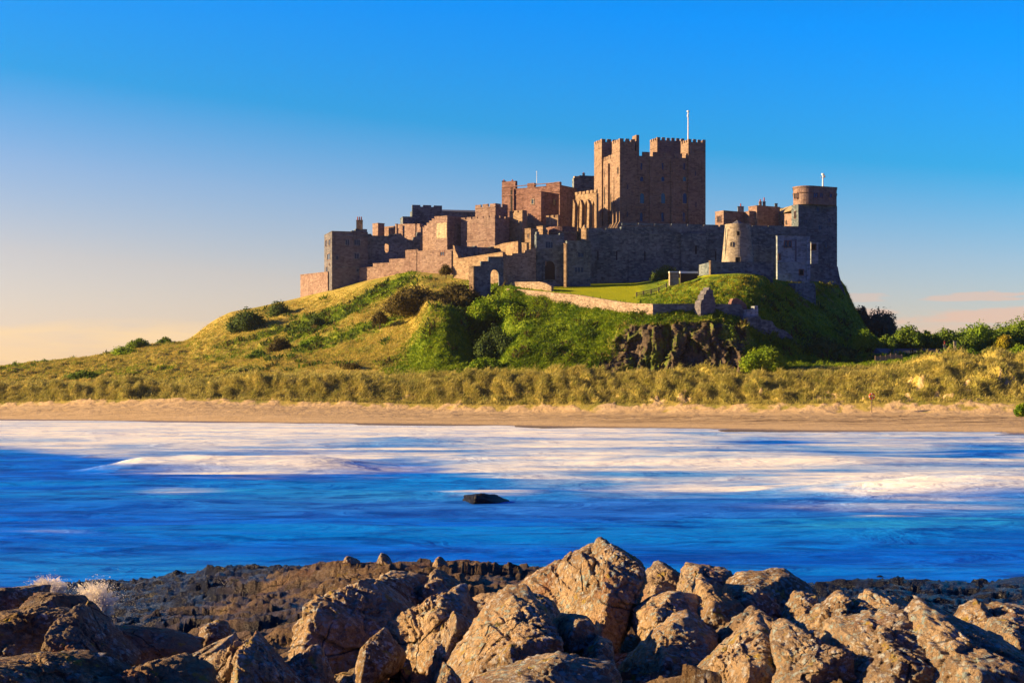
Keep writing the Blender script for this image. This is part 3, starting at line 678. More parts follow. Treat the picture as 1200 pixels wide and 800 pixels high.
def chimney(root, px, d, y0, y1, wpx, pots=2, mat='grey', ypot=None):
    """stack on a roof, with its pots"""
    w_ = wpx * d / F; x = xx(px, d); z0, z1 = zz(y1, d) - .5, zz(y0, d); s = MB()
    P = lambda g: [(x - w_ / 2 - g, d - .5 - g), (x + w_ / 2 + g, d - .5 - g), (x + w_ / 2 + g, d + .6 + g), (x - w_ / 2 - g, d + .6 + g)]
    s.prism(P(0), z0, z1); s.prism(P(.1), z1 + .003, z1 + .18); st = s.build('chimney', M[mat], root)
    for i in range(pots):
        q = MB(); q.frustum((x + w_ * ((i + .5) / pots - .5) * .9, d), .26, .2, z1 + .18, zz(ypot, d) if ypot else z1 + 1.2, 10); q.build('chimney_pot', M['pot'], st)


def wall_thing(name, label, cat, pa, da, pb, db, tops, bot, mat, th=1.6, cope=True, group=None, holes=()):
    """free wall from column pa (distance da) to pb (db): tops = [(column, row)...] profile of its upper edge; bot row or [(column,row)...]"""
    A = np.array([xx(pa, da), da]); B = np.array([xx(pb, db), db])
    def pt(px, py): s, d = on_face(A, B, px); return (s, zz(py, d))
    tp = [pt(*q) for q in tops]
    bt = [pt(pa, bot), pt(pb, bot)] if np.isscalar(bot) else [pt(*q) for q in bot]
    root = thing(name, label, cat, (*A, bt[0][1]), group)
    low = []
    for (px, y0, y1, w_) in sorted(holes):                                  # arched openings that reach down to the ground
        s0, d0 = on_face(A, B, px - w_ / 2); s1, _ = on_face(A, B, px + w_ / 2); o = outline(s0, s1, zz(y1, d0), zz(y0, d0), 'arch')
        low += [(s0, bt[0][1] - 2), o[0]] + list(reversed(o[3:])) + [o[2], o[1], (s1, bt[0][1] - 2)]
    prof = [(bt[0][0], bt[0][1] - 2)] + low + [(q[0], q[1] - (2 if i in (len(bt) - 1,) else 2)) for i, q in enumerate(bt)][1:] + list(reversed(tp))
    m = MB(); m.slab(A, B, prof, th); m.build('wall', M[mat], root)
    if cope:
        c = MB()
        for (sa, za), (sb, zb) in zip(tp[:-1], tp[1:]):
            if sb - sa < .3: continue
            c.slab(A, B, [(sa, za + .003), (sb, zb + .003), (sb, zb + .28), (sa, za + .28)], th + .2, .1)
        c.build('coping', M[mat], root)
    return root, A, B


# --- far left: low outer wall and the four-storey corner tower
wall_thing('outer_wall', 'low pink wall stub running left from the foot of the tall corner tower', 'castle wall', 352, 628, 384, 606, [(352, 322.5), (384, 319)], [(352, 352), (384, 346)], 'pink')
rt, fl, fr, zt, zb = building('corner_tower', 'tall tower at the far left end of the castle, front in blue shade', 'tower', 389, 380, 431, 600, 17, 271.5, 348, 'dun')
for px, y0, y1, w_ in ((382.4, 282, 289, 1.3), (386.3, 281, 288, 1.5), (385.3, 298, 305, 3.2), (383, 313, 320, 1.4), (386, 309, 311, 1)):
    window(rt, *fl, px, y0, y1, w_, frame='pink', fw=.2)
for px, y0, y1, w_, mu in ((407, 281, 287, 4, 1), (418.5, 281, 287, 6.5, 2), (418, 297, 303, 5, 1), (395, 300, 304, 2, 0), (419, 315, 318, 2, 0)):
    window(rt, *fr, px, y0, y1, w_, mull=mu)
A, B = fr
for y in (313, 276): b = MB(); courses(b, A, B, [zz(y, 600)]); b.build('string_course', M['grey'], rt)
g = MB()
for i, (x0, x1, yt) in enumerate(((412.5, 417, 270), (417, 430.5, 268))):
    s0, dd = on_face(A, B, x0); s1, _ = on_face(A, B, x1); g.box(A, B, s0, s1 - .01, zt + .31, zz(yt, dd), 3, -.4)
g.build('stepped_gable', M['grey'], rt)
chimney(rt, 421.3, 604, 258.5, 268, 7.4, 3, 'gold', 254)

# ruined range right of the tower, with a round hole that shows the sunlit wall behind
A = np.array([xx(430, 606), 606]); B = np.array([xx(493, 612), 612])
rt = thing('ruined_range', 'shadowed ruined wall with a hole through it beside the corner tower', 'ruin', (*A, zz(330, 606)))
def S(px, py): s, d = on_face(A, B, px); return (s, zz(py, d))
m = MB()
hole = [S(*q) for q in ((450.6, 289), (451, 286), (453, 285.2), (455.5, 286), (456.6, 288), (456.4, 293), (455, 295.7), (452, 296), (450.8, 293))]
top = [S(*q) for q in ((430, 274), (435, 274), (436, 276), (455, 276.5), (456, 275), (462, 275), (463, 274), (470, 273.5), (472, 277), (478, 280.5), (484, 281.5), (484.5, 278), (488, 277), (489, 272), (493, 272))]
m.slab(A, B, [S(430, 338), S(453, 335), hole[7], hole[8], hole[0], hole[1], hole[2], S(453, 276.4), S(436, 276), S(435, 274), S(430, 274)], 1.4)
m.slab(A, B, [S(453.02, 335), S(493, 330), S(493, 272), S(489, 272), S(488, 277), S(484.5, 278), S(484, 281.5), S(478, 280.5), S(472, 277), S(470, 273.5), S(463, 274), S(462, 275), S(456, 275), S(455, 276.5), S(453.02, 276.4), hole[2], hole[3], hole[4], hole[5], hole[6], hole[7]], 1.4)
m.build('wall', M['grey'], rt)

# lower stepped curtain climbing the slope
wall_thing('stepped_curtain_wall', 'sunlit pink wall climbing the grass slope in steps below the ruined range', 'castle wall', 421, 603, 532, 571,
           [(421, 314.5), (437, 313.5), (437.1, 309.5), (456, 308.5), (456.1, 304.5), (475, 303.5), (475.1, 294), (490, 293), (490.1, 295), (532, 293)], [(421, 347), (450, 338), (532, 326)], 'pink', 2.2)
rt, fl, fr, zt, zb = building('wall_buttress', 'square buttress casting a dark shadow on the stepped pink curtain wall', 'buttress', 488, 475, 492.5, 583, 50, 293.5, 326, 'pink')
rt, fl, fr, zt, zb = building('guard_house', 'low pink block with one square barred window in front of the patched turret', 'castle building', 529, 494, 532, 571, 50, 294.5, 326, 'pink')
window(rt, *fl, 518.5, 292.5 + 2, 299.5, 4.2, mull=1, pane='pane', frame='red')

# upper walls behind the ruined range
wall_thing('upper_curtain_wall', 'pink upper wall with buttress shadows between the small turret and the stepped wall', 'castle wall', 449, 640, 515, 612,
           [(449, 266.5), (463, 265.5), (463.1, 263.5), (492, 263), (492.1, 266.5), (497, 267), (497.1, 265), (500, 265), (500.1, 262), (503, 262), (503.1, 259.5), (506, 259.5), (506.1, 257), (509, 257), (509.1, 254.5), (515, 254)], [(449, 300), (515, 300)], 'pink', 1.6)
building('small_square_turret', 'small square turret left of the upper pink wall', 'turret', 443, 436.5, 450.5, 632, 40, 262, 290, 'pink')
for k, px in enumerate((465, 487)):
    building('wall_pilaster', ['narrow pilaster on the upper pink wall near the small turret', 'narrow pilaster on the upper pink wall near the stepped end'][k], 'pilaster', px - .4, px - 1.7, px + 1.2, [629, 620][k], 40, 263, 285, 'pink', group='pilasters on the upper curtain wall')

# long dark hall with a slate roof
rt, fl, fr, zt, zb = building('long_hall', 'long dark hall with a slate roof and broken battlement on the skyline left of centre', 'castle building', 483, 480.5, 584, 652, 12, 247, 285, 'grey', cap=False)
A, B = fr; p = MB(); s0, dd = on_face(A, B, 483); s1, _ = on_face(A, B, 518)
p.box(A, B, 0, s1, zt + .003, zz(242, 652), 1, .05); merlons(p, A, B, zz(242, 652), .7, 3, 1.1, .9, 0, s1, .05); p.build('battlement', M['grey'], rt)
rf = MB(); sa, _ = on_face(A, B, 518.5); sb, _ = on_face(A, B, 582); u = (B - A) / np.linalg.norm(B - A); nr = np.array([u[1], -u[0]])
def roof(mb, A, B, sa, sb, z0, z1, dep, hip=0.0):
    u = (B - A) / np.linalg.norm(B - A); nr = np.array([u[1], -u[0]])
    e = [A + u * sa + nr * .3, A + u * sb + nr * .3, A + u * sb - nr * dep, A + u * sa - nr * dep]; r1_ = A + u * (sa + hip) - nr * dep / 2; r2_ = A + u * (sb - hip) - nr * dep / 2
    mb.add([(*e[0], z0), (*e[1], z0), (*e[2], z0), (*e[3], z0), (*r1_, z1), (*r2_, z1)], [(0, 1, 5, 4), (2, 3, 4, 5), (0, 4, 3), (1, 2, 5), (3, 2, 1, 0)])
roof(rf, A, B, sa, sb, zt + .02, zz(243.3, 652), 9, 0); rf.build('roof', M['slate'], rt)
building('hall_annexe', 'low dark step of masonry at the left end of the long hall', 'castle building', 472, 469, 486, 645, 12, 254.5, 280, 'grey')
rt, fl, fr, zt, zb = building('patched_turret', 'square turret with a pale rendered patch on its sunlit face', 'turret', 524, 511, 541, 592, 45, 253.5, 300, 'pink')
A, B = fl; s0, dd = on_face(A, B, 511.6); s1, _ = on_face(A, B, 523.6); q = MB(); q.box(A, B, s0, s1, zz(280, dd), zz(262, dd), .15, .1); q.build('render_patch', M['lime'], rt)

# --- big sunlit bastions left of centre
rt, fl, fr, zt, zb = building('curtain_bastion', 'broad sunlit bastion with a row of small merlons on top', 'bastion', 580, 540, 597, 584, 53, 254.5, 291, 'pink', mer=(.8, 2.2, .7))
courses_mb = MB(); courses(courses_mb, *fl, [zz(283, 590)], .2, .5); courses_mb.build('plinth', M['pink'], rt)
rt, fl, fr, zt, zb = building('crenellated_tower', 'low crenellated tower rising behind the broad sunlit bastion', 'tower', 580.5, 557, 595, 591, 50, 241.5, 262, 'pink', mer=(1.1, 2.6, .9))
courses_mb = MB(); courses(courses_mb, *fl, [zz(246, 600)], .2, .35); courses_mb.build('string_course', M['pink'], rt); courses_mb = MB(); courses(courses_mb, *fr, [zz(246, 600)], .2, .35); courses_mb.build('string_course', M['pink'], rt)
building('square_bastion', 'narrow sunlit bastion between the broad bastion and the stair wall', 'bastion', 612, 597, 617.5, 588, 48, 248.5, 286, 'gold', mer=(.8, 2.2, .7))
# stair wall descending to the right
st = [(616, 251)]
for i in range(9): st += [(618.5 + i * 2.3, 251 + i * 1.75), (618.6 + i * 2.3, 252.7 + i * 1.75)]
wall_thing('stair_wall', 'sunlit wall whose stepped top descends to the small round turret', 'castle wall', 616, 600, 641, 587, st + [(641, 268)], [(616, 282), (641, 282)], 'gold', 1.5)
rt, fl, fr, zt, zb = building('pier_block', 'sunlit pier block standing at the foot of the stair wall', 'castle building', 636, 629, 640, 580, 45, 265.5, 283, 'gold')

# --- king's hall range
rt, fl, fr, zt, zb = building('hall_range', 'tall red sandstone hall with red chimney pots left of the keep', 'castle building', 656, 588, 676, 622, 56, 217.5, 285, 'red')
p = MB(); A, B = fl; s0, dd = on_face(A, B, 588.3); s1, _ = on_face(A, B, 604); p.box(A, B, s0, s1, zt + .305, zz(213.3, dd), 1.5, .05); p.build('parapet', M['red'], rt)
for xa, xb, y in ((618, 626, 215), (640, 649, 215.3), (649.3, 656, 213.5)):
    p = MB(); s0, dd = on_face(A, B, xa); s1, _ = on_face(A, B, xb); p.box(A, B, s0, s1, zt + .306, zz(y, dd), 1.2 + .01 * xa % .3, .04 if xa > 641 else .06); p.build('parapet', M['red'], rt)
for k, (px, w_) in enumerate(((590.5, 4.5), (600.5, 3.5))): chimney(rt, px, 652 - k * 4, 212.6, 214, w_, 1, 'red', 210.3)
q = MB(); s0, dd = on_face(A, B, 598.3); s1, _ = on_face(A, B, 601.5); q.slab(A, B, outline(s0, s1, zz(250, dd), zz(219.5, dd), 'arch'), .1, .05); q.build('recess_shadow', M['dark'], rt)  # flat dark panel painting the shadow of the recess beside the buttress
q = MB(); s0, dd = on_face(A, B, 601.6); s1, _ = on_face(A, B, 603); q.box(A, B, s0, s1, zz(252, dd), zz(222, dd), .9, .6); q.build('buttress', M['red'], rt)
for y in (231, 221): courses_mb = MB(); courses(courses_mb, A, B, [zz(y, 640)], .25, .3); courses_mb.build('string_course', M['red'], rt)
rt2, fl2, fr2, zt2, zb2 = building('hall_projection', 'square projecting bay with one small window on the red hall', 'castle building', 634, 614, 655, 604, 50, 225, 285, 'red')
window(rt2, *fl2, 624.3, 234, 239, 2.6, frame='mill')
for y in (233, 256): window(rt2, *fr2, 649.5, y, y + 7, 3, frame='red')
rt, fl, fr, zt, zb = building('great_hall', 'dark high hall block with a small pale turret tucked against the keep', 'castle building', 672.5, 670.5, 712, 640, 14, 209.5, 290, 'grey')
p = MB(); A, B = fr; s0, dd = on_face(A, B, 679); s1, _ = on_face(A, B, 700); p.box(A, B, s0, s1, zt + .305, zz(205.6, dd), 4, .05); p.build('parapet', M['grey'], rt)
p = MB(); s0, dd = on_face(A, B, 673); s1, _ = on_face(A, B, 679); p.box(A, B, s0, s1 - .02, zt + .306, zz(206.4, dd), 2, .3); p.build('pale_turret', M['mill'], rt)
chimney(rt, 684, 648, 203.5, 206, 3, 1, 'grey', 202)
# thin pole on the hall roof
def pole(name, label, px, d, y0, y1, r, head=None):
    z0, z1 = zz(y1, d), zz(y0, d); x = xx(px, d); root = thing(name, label, 'flagpole', (x, d, z0))
    m = MB(); m.frustum((x, d), r, r * .7, z0, z1, 8); m.build('pole', M['white'], root)
    m = MB(); m.frustum((x, d), r * 1.9, r * 1.9, z1 + .003, z1 + r * 2.2, 8); m.build('finial', M['white'], root)
    if head == 'yard':
        m = MB(); m.prism([(x - 1.0, d - .1), (x + .9, d - .1), (x + .9, d + .1), (x - 1.0, d + .1)], z1 - .9, z1 - .65); m.build('yardarm', M['white'], root)
        m = MB(); m.frustum((x + .55, d - .2), .28, .28, z1 - .64, z1 - .1, 8); m.build('lantern', M['mill'], root)
    elif head == 'truck':
        m = MB(); m.frustum((x - .1, d - .16), .34, .3, z1 - 1.9, z1 - .9, 8); m.build('furled_flag', M['white'], root)
pole('flagpole', 'thin pole rising above the roof of the red hall', 629, 630, 201.5, 217, .12)

# --- chapel ruin: a crenellated band carried on tall pointed arches
A = np.array([xx(672, 604), 604.]); B = np.array([xx(699, 594), 594.])
rt = thing('chapel_ruin', 'roofless chapel apse with tall pointed openings left of the keep', 'ruin', (*A, zz(275, 604)))
def S(px, py): s, d = on_face(A, B, px); return (s, zz(py, d))
m = MB(); prof = [S(674.5, 272)]
for (a0, a1) in ((677, 681.2), (684.5, 689.5), (693.5, 697.5)):
    prof += [S(a0, 272), S(a0, 243), S((a0 + a1) / 2, 234.5), S(a1, 243), S(a1, 272)]
prof += [S(699, 272), S(699, 226.5), S(674.5, 228)]; m.slab(A, B, prof, 1.1); ww = m.build('wall', M['gold'], rt)
m = MB(); merlons(m, A, B, S(676, 228)[1] - .4, 1.3, 1.4, .7, .8, 1.0, None, .12); m.build('battlement', M['gold'], rt)
for px in (674.6, 682.8, 691.5):
    m = MB(); s0, dd = on_face(A, B, px - 1.1); s1, _ = on_face(A, B, px + 1.1)
    m.slab(A, B, [(s0 - .6, zz(272, dd)), (s1 - .4, zz(272, dd)), (s1, zz(240, dd)), (s0, zz(234, dd))], 1.3, .9); m.build('buttress', M['gold'], rt)
# little crenellated turret and the half-round barbican below it
rt, fl, fr, zt, zb = building('bell_turret', 'small crenellated golden turret in front of the shaded hall bay', 'turret', 654, 640, 656, 588, 55, 254.5, 275, 'gold', mer=(.9, 1.4, .8))
c = np.array([xx(659, 580), 586.]); r0 = 17.5 * 580 / F
rt = thing('round_barbican', 'half-round red stone barbican below the chapel ruin', 'barbican', (c[0], c[1], zz(290, 580)))
m = MB(); m.frustum(c, r0, r0, zz(300, 580), zz(265, 580), 40); m.build('wall', M['red'], rt)
m = MB(); m.frustum(c, r0 + .15, r0 + .15, zz(272.5, 580), zz(271.5, 580), 40); m.build('string_course', M['gold'], rt)

# --- the keep
KA, KD = 17.5, 596
Ck, Rk, Bk, Lk = corner_fp(727.4, 698.5, 824.5, KD, KA)
zt, zb = zz(181.5, KD), zz(268, KD)
rt = thing('stone_keep', 'great square keep with four corner turrets at the top of the castle', 'keep', (Ck[0], Ck[1], zb))
m = MB(); m.prism([Ck, Rk, Bk, Lk], zb - 6, zt); m.build('wall', M['keep'], rt)
m = MB(); merlons(m, Ck, Rk, zt + .01, 1.7, 2.9, 1.6, .8); merlons(m, Lk, Ck, zt + .01, 1.5, 1.5, .8, .8); merlons(m, Rk, Bk, zt + .01, 1.7, 2.9, 1.6, .8); merlons(m, Bk, Lk, zt + .01, 1.7, 2.9, 1.6, .8)
m.build('battlement', M['keep'], rt)
ur = (Rk - Ck) / np.linalg.norm(Rk - Ck); ul = (Lk - Ck) / np.linalg.norm(Lk - Ck); LR, LL = np.linalg.norm(Rk - Ck), np.linalg.norm(Lk - Ck)
def turret(o, wr, wl, ytop, dref):
    """corner turret: strip buttress that runs the whole height and stands proud of the keep, battlement on top"""
    p = [o, o + ur * wr, o + ur * wr + ul * wl, o + ul * wl]; z1 = zz(ytop, dref); m = MB(); m.prism(p, zb - 4, z1); t = m.build('corner_turret', M['keep'], rt)
    m = MB()
    for i in range(4): merlons(m, p[i], p[(i + 1) % 4], z1 + .01, 1.1, 1.3, .8, .5)
    m.build('battlement', M['keep'], t)
    m = MB()
    for A_, B_ in ((p[3], p[0]), (p[0], p[1])): courses(m, A_, B_, [zz(177, dref)], .12, .3)
    m.build('string_course', M['keep'], t)
g = .6
sF, _ = on_face(Ck, Rk, 743.5); turret(Ck - ur * g - ul * g, sF + g, 8.4, 166, KD)
s0, _ = on_face(Ck, Rk, 806); turret(Ck + ur * s0 - ul * g, LR - s0 + g, 7.5, 166.3, KD + 8)
turret(Ck + ul * (LL - 8.0) - ur * g, 6.4, 8.0 + g, 169.8, KD + 26)
turret(Ck + ur * (LR - 11.3) + ul * (LL - 7), 11.3 + g, 7 + g, 168.5, KD + 36)
m = MB(); s0, d0 = on_face(Ck, Rk, 747); w_ = 6.0 * d0 / F; o = Ck + ur * s0 + ul * 1.2; m.prism([o, o + ur * w_ * .62, o + ur * w_ * .62 + ul * 4.2, o + ul * 4.2], zt - 1, zz(157.5, d0)); m.build('stair_turret', M['keep'], rt)
m = MB()
for xa, xb in ((761, 765), (786, 791)):
    s0, _ = on_face(Ck, Rk, xa); s1, _ = on_face(Ck, Rk, xb); m = MB(); m.box(Ck, Rk, s0, s1, zb - 2, zt - .8, .5, .42); m.build('pilaster', M['keep'], rt)
for xa, xb, y in ((711.3, 714.6, 193), (718.6, 721.4, 208)):
    s0, dd = on_face(Lk, Ck, xa); s1, _ = on_face(Lk, Ck, xb); m = MB(); m.box(Lk, Ck, s0, s1, zb - 2, zz(y, dd), .9, .8); m.build('pilaster', M['keep'], rt)
m = MB()
for a0, a1 in ((744.2, 760.6), (765.4, 785.6), (791.4, 805.6)):
    for y in (214.5, 241.5, 206, 262):
        s0, dd = on_face(Ck, Rk, a0); s1, _ = on_face(Ck, Rk, a1); m = MB(); m.box(Ck, Rk, s0, s1, zz(y, dd) - .2, zz(y, dd) + .12, .3, .22); m.build('string_course', M['keep'], rt)
for i, px in enumerate((752.2, 777, 802.3)):
    window(rt, Ck, Rk, px, 226.3, 238.3, 4.8, 'arch', 'teal' if i < 2 else 'pane', 'gold', fw=.40, th=.2)
    window(rt, Ck, Rk, px + (-.8 if i < 2 else -.8), 249, 259.5, 3.0, 'arch', 'pane', 'keep', fw=.3, th=.2)
    window(rt, Ck, Rk, px - .3, 206.8, 212.5, 3.8, 'arch', 'teal' if i == 2 else 'pane', 'gold', fw=.3, th=.2)
    window(rt, Ck, Rk, px - .6, 191, 199, 1.7, 'arch', 'pane', 'keep', fw=.25, th=.15)
for px, y in ((735.5, 216), (735.5, 248), (815, 200), (815.5, 237)): window(rt, Ck - ul * g, Rk - ul * g, px, y, y + 6, 1.1, 'arch', 'pane', 'keep', fw=.2)
for px, y0, y1 in ((709, 219, 240), (709.4, 199, 208), (716.4, 227, 250), (724.3, 196, 204)):
    o = -ur * (g if px > 722 else 0); window(rt, Lk + o, Ck + o, px, y0, y1, 1.5, 'arch', 'dark', 'keep', fw=.2, th=.12)
# splayed plinth
m = MB(); q0 = [Ck, Rk, Bk, Lk]; cen = sum(q0) / 4
bot = [p + (p - cen) / np.linalg.norm(p - cen) * 3.4 for p in q0]; tp = [p + (p - cen) / np.linalg.norm(p - cen) * .95 for p in q0]
m.add([(*p, zb - 6) for p in bot] + [(*p, zz(271, KD)) for p in bot] + [(*p, zz(260, KD)) for p in tp], [(i, (i + 1) % 4, 4 + (i + 1) % 4, 4 + i) for i in range(4)] + [(4 + i, 4 + (i + 1) % 4, 8 + (i + 1) % 4, 8 + i) for i in range(4)] + [(8, 9, 10, 11)])
m.build('splayed_plinth', M['gold'], rt)
pole('flagpole', 'white flagpole standing on the right corner turret of the great keep', 806.4, KD + 12, 131.5, 168, .26, 'truck')

# --- gatehouse group
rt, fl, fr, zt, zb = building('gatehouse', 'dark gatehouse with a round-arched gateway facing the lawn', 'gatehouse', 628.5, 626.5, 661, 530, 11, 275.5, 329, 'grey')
A, B = fr
window(rt, A, B, 643.5, 283.5, 290.5, 8, mull=2, frame='grey'); 
for y in (294, 302, 279): m = MB(); courses(m, A, B, [zz(y, 530)], .14, .3); m.build('string_course', M['grey'], rt)
f = MB(); s0, dd = on_face(A, B, 638.3); s1, _ = on_face(A, B, 650.3); inn = outline(s0, s1, zz(327.5, dd), zz(305.5, dd), 'arch'); out_ = outline(s0 - .7, s1 + .7, zz(327.7, dd), zz(303.5, dd), 'arch')
f.ring(A, B, out_, inn, .4); gw = f.build('gateway', M['grey'], rt); p = MB(); p.slab(A, B, inn, .05, .03); p.build('gate', M['door'], gw)
p = MB(); s0, dd = on_face(A, B, 638.5); s1, _ = on_face(A, B, 640); p.box(A, B, s0, s1, zz(311.2, dd), zz(306, dd), .3, .5); p.build('lamp_niche', M['gold'], gw)
m = MB(); s0, _ = on_face(A, B, 628.6); s1, _ = on_face(A, B, 632); m.box(A, B, s0, s1, zt + .31, zt + 1.2, 2, .02); s0, _ = on_face(A, B, 656); s1, _ = on_face(A, B, 661); m.box(A, B, s0, s1, zt + .31, zt + .9, 2, .02); m.build('merlon', M['grey'], rt)
rt, fl, fr, zt, zb = building('gate_turret', 'slim sunlit turret just left of the dark gatehouse', 'turret', 622, 615, 630.5, 536, 52, 268.3, 325, 'gold')
window(rt, *fl, 619, 274, 279, 1.2, frame='gold', fw=.15)
building('stepped_pier', 'low sunlit stepped pier left of the slim gate turret', 'pier', 617, 611.5, 620, 531, 50, 285, 330, 'gold')
wall_thing('rubble_front_wall', 'dark rubble wall between the pointed arch and the gatehouse', 'castle wall', 589, 527, 628, 529, [(589, 301), (600, 300), (600.1, 298), (615, 297), (615.1, 294.5), (622, 293), (628, 291)], [(589, 340), (628, 333)], 'rubble', 1.8)
rt, fl, fr, zt, zb = building('porter_lodge', 'dark lodge with two blue-lit windows right of the gatehouse', 'castle building', 664.5, 661.5, 692, 528, 11, 283, 330, 'grey')
window(rt, *fr, 680.5, 296, 301, 7, mull=1); window(rt, *fr, 678.5, 313.3, 319, 10, mull=2)
building('lodge_buttress', 'slim sunlit buttress on the left corner of the lodge', 'buttress', 663.6, 660.6, 665.2, 526, 60, 286, 330, 'gold')
rt, fl, fr, zt, zb = building('lodge_turret', 'sunlit bellcote turret at the right end of the lodge roof', 'turret', 687, 681, 689.5, 532, 50, 268, 290, 'gold')
m = MB(); c = np.array([xx(685, 534), 535.]); m.frustum(c, .9, .2, zt + .31, zz(263, 534), 4); m.build('cap', M['gold'], rt)

# --- long curtain wall in front of the keep
A = np.array([xx(689, 542), 542.]); B = np.array([xx(936, 556), 556.])
rt = thing('long_curtain_wall', 'long shadowed curtain wall below the keep behind the lawn', 'castle wall', (*A, zz(330, 542)))
def S(px, py): s, d = on_face(A, B, px); return (s, zz(py, d))
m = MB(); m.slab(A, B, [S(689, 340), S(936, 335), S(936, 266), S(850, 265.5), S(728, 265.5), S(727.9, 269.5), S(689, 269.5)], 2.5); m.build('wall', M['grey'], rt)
m = MB(); Ltot = S(936, 300)[0]; merlons(m, A, B, S(800, 265.5)[1] + .01, .9, 5.2, .7, .7, S(729, 260)[0], Ltot); merlons(m, A, B, S(700, 269.5)[1] + .01, .7, 5, 1.1, .7, .2, S(727, 260)[0]); m.build('battlement', M['grey'], rt)
m = MB(); m.box(A, B, S(797.5, 300)[0], S(826, 300)[0], S(812, 326)[1], S(812, 273.5)[1], 2, 1.1); m.build('projecting_bay', M['grey'], rt)
m = MB(); m.slab(A, B, outline(S(813.5, 300)[0], S(815.5, 300)[0], S(814, 298)[1], S(814, 288)[1], 'arch'), .1, 1.14); m.build('arrow_slit', M['dark'], rt)
for a0, a1 in ((689.2, 797.3), (826.2, 849), (849.2, 935)): m = MB(); m.box(A, B, S(a0, 300)[0], S(a1, 300)[0], S(a0, 273.5)[1], S(a0, 272.6)[1], .4, .22); m.build('string_course', M['grey'], rt)
for px in (700, 722, 755, 838): m = MB(); m.slab(A, B, outline(S(px, 300)[0], S(px + 1.4, 300)[0], S(px, 305)[1], S(px, 294)[1], 'arch'), .1, .03); m.build('arrow_slit', M['dark'], rt)

# --- lodgings behind the long wall on the right
rt, fl, fr, zt, zb = building('lodging_house', 'pink gabled lodging with one window nearest the keep', 'castle building', 848, 838, 874, 578, 32, 247.5, 275, 'pink')
window(rt, *fl, 843, 254, 260.5, 4, mull=1, frame='red'); chimney(rt, 868, 586, 242.5, 247.5, 7, 1, 'grey', 238.5)
rt, fl, fr, zt, zb = building('lodging_house', 'taller pink lodging with two chimneys in the middle of the right-hand range', 'castle building', 887, 877, 914, 580, 30, 241.5, 275, 'pink')
window(rt, *fl, 880.5, 249.5, 256, 3.6, mull=1, frame='red'); chimney(rt, 891, 584, 237, 241.5, 3, 1, 'gold', 233.5); chimney(rt, 895.5, 584, 237, 241.5, 3, 1, 'grey', 231.5); chimney(rt, 909.5, 590, 239, 243, 3, 0, 'grey')
wall_thing('wing_wall', 'low pink wing joining the two lodgings behind the mill tower', 'castle building', 856, 596, 878, 580, [(856, 252.5), (878, 248)], 275, 'pink', 3)
rt, A_, B_ = wall_thing('arcade_range', 'sunlit low range with a row of narrow windows beside the round-fronted tower', 'castle building', 899, 598, 929, 572, [(899, 252.5), (929, 251)], 275, 'pink', 4)
for px in (903.5, 908, 912.5, 917, 921.5): window(rt, A_, B_, px, 258, 263.5, 1.5, 'arch', 'pane', 'pink', fw=.15, th=.1)
m = MB(); roof(m, A_, B_, 2, np.linalg.norm(B_ - A_) * .95, zz(251, 585), zz(243.5, 590), 7, 3); m.build('roof', M['tan_roof'], rt)
wall_thing('long_roofed_range', 'dark roofed range between the tall lodging and the arcaded range', 'castle building', 905, 600, 930, 604, [(905, 245), (930, 244)], 275, 'slate', 6)

# --- round mill tower
c = np.array([xx(867.3, 515), 521.]); rt = thing('mill_tower', 'round tapering windmill tower with a small slate cap, half in sun', 'windmill', (c[0], c[1], zz(308, 515)))
m = MB(); m.frustum(c, 19.3 * 515 / F, 14.6 * 515 / F, zz(312, 515), zz(261.5, 515), 48); m.build('wall', M['mill'], rt, True)
rt.children[0].data.shade_flat()
m = MB(); m.frustum(c, 14.9 * 515 / F, 14.9 * 515 / F, zz(262.5, 515), zz(261, 515), 48); m.build('coping', M['mill'], rt)
m = MB(); m.frustum(c, 8.6 * 515 / F, .15, zz(261, 515) + .003, zz(255.7, 515), 8); m.build('cap', M['slate'], rt)
def round_win(px, y0, y1, w_, kind):
    r_at = (14.6 + (19.3 - 14.6) * ((y0 + y1) / 2 - 261.5) / 48) * 515 / F; th_ = math.asin((xx(px, 515) - c[0]) / r_at); nn = np.array([math.sin(th_), -math.cos(th_)]); u_ = np.array([math.cos(th_), math.sin(th_)])
    P = c + nn * (r_at + .05); window(rt, P - u_ * 4, P + u_ * 4, px, y0, y1, w_, kind, 'dark', 'mill', fw=.18, th=.18)
round_win(865.3, 271, 276, 3.2, 'rect'); round_win(857.2, 283.5, 288.5, 2.2, 'arch'); round_win(864.8, 301.5, 307.5, 5.5, 'rect')
m = MB(); th_ = -1.05; m.frustum(c + np.array([math.sin(th_), -math.cos(th_)]) * 5.1, .12, .12, zz(308, 515), zz(266, 515), 6); m.build('drainpipe', M['grey'], rt)
wall_thing('mill_terrace_wall', 'grey retaining wall under the round mill tower', 'retaining wall', 832, 506, 906, 510, [(832, 308), (906, 307.5)], [(832, 325), (906, 330)], 'grey', 12)
building('terrace_end_pier', 'thin sunlit pier at the left end of the mill retaining wall', 'pier', 832.6, 830.8, 834, 505, 60, 306.5, 326, 'gold')

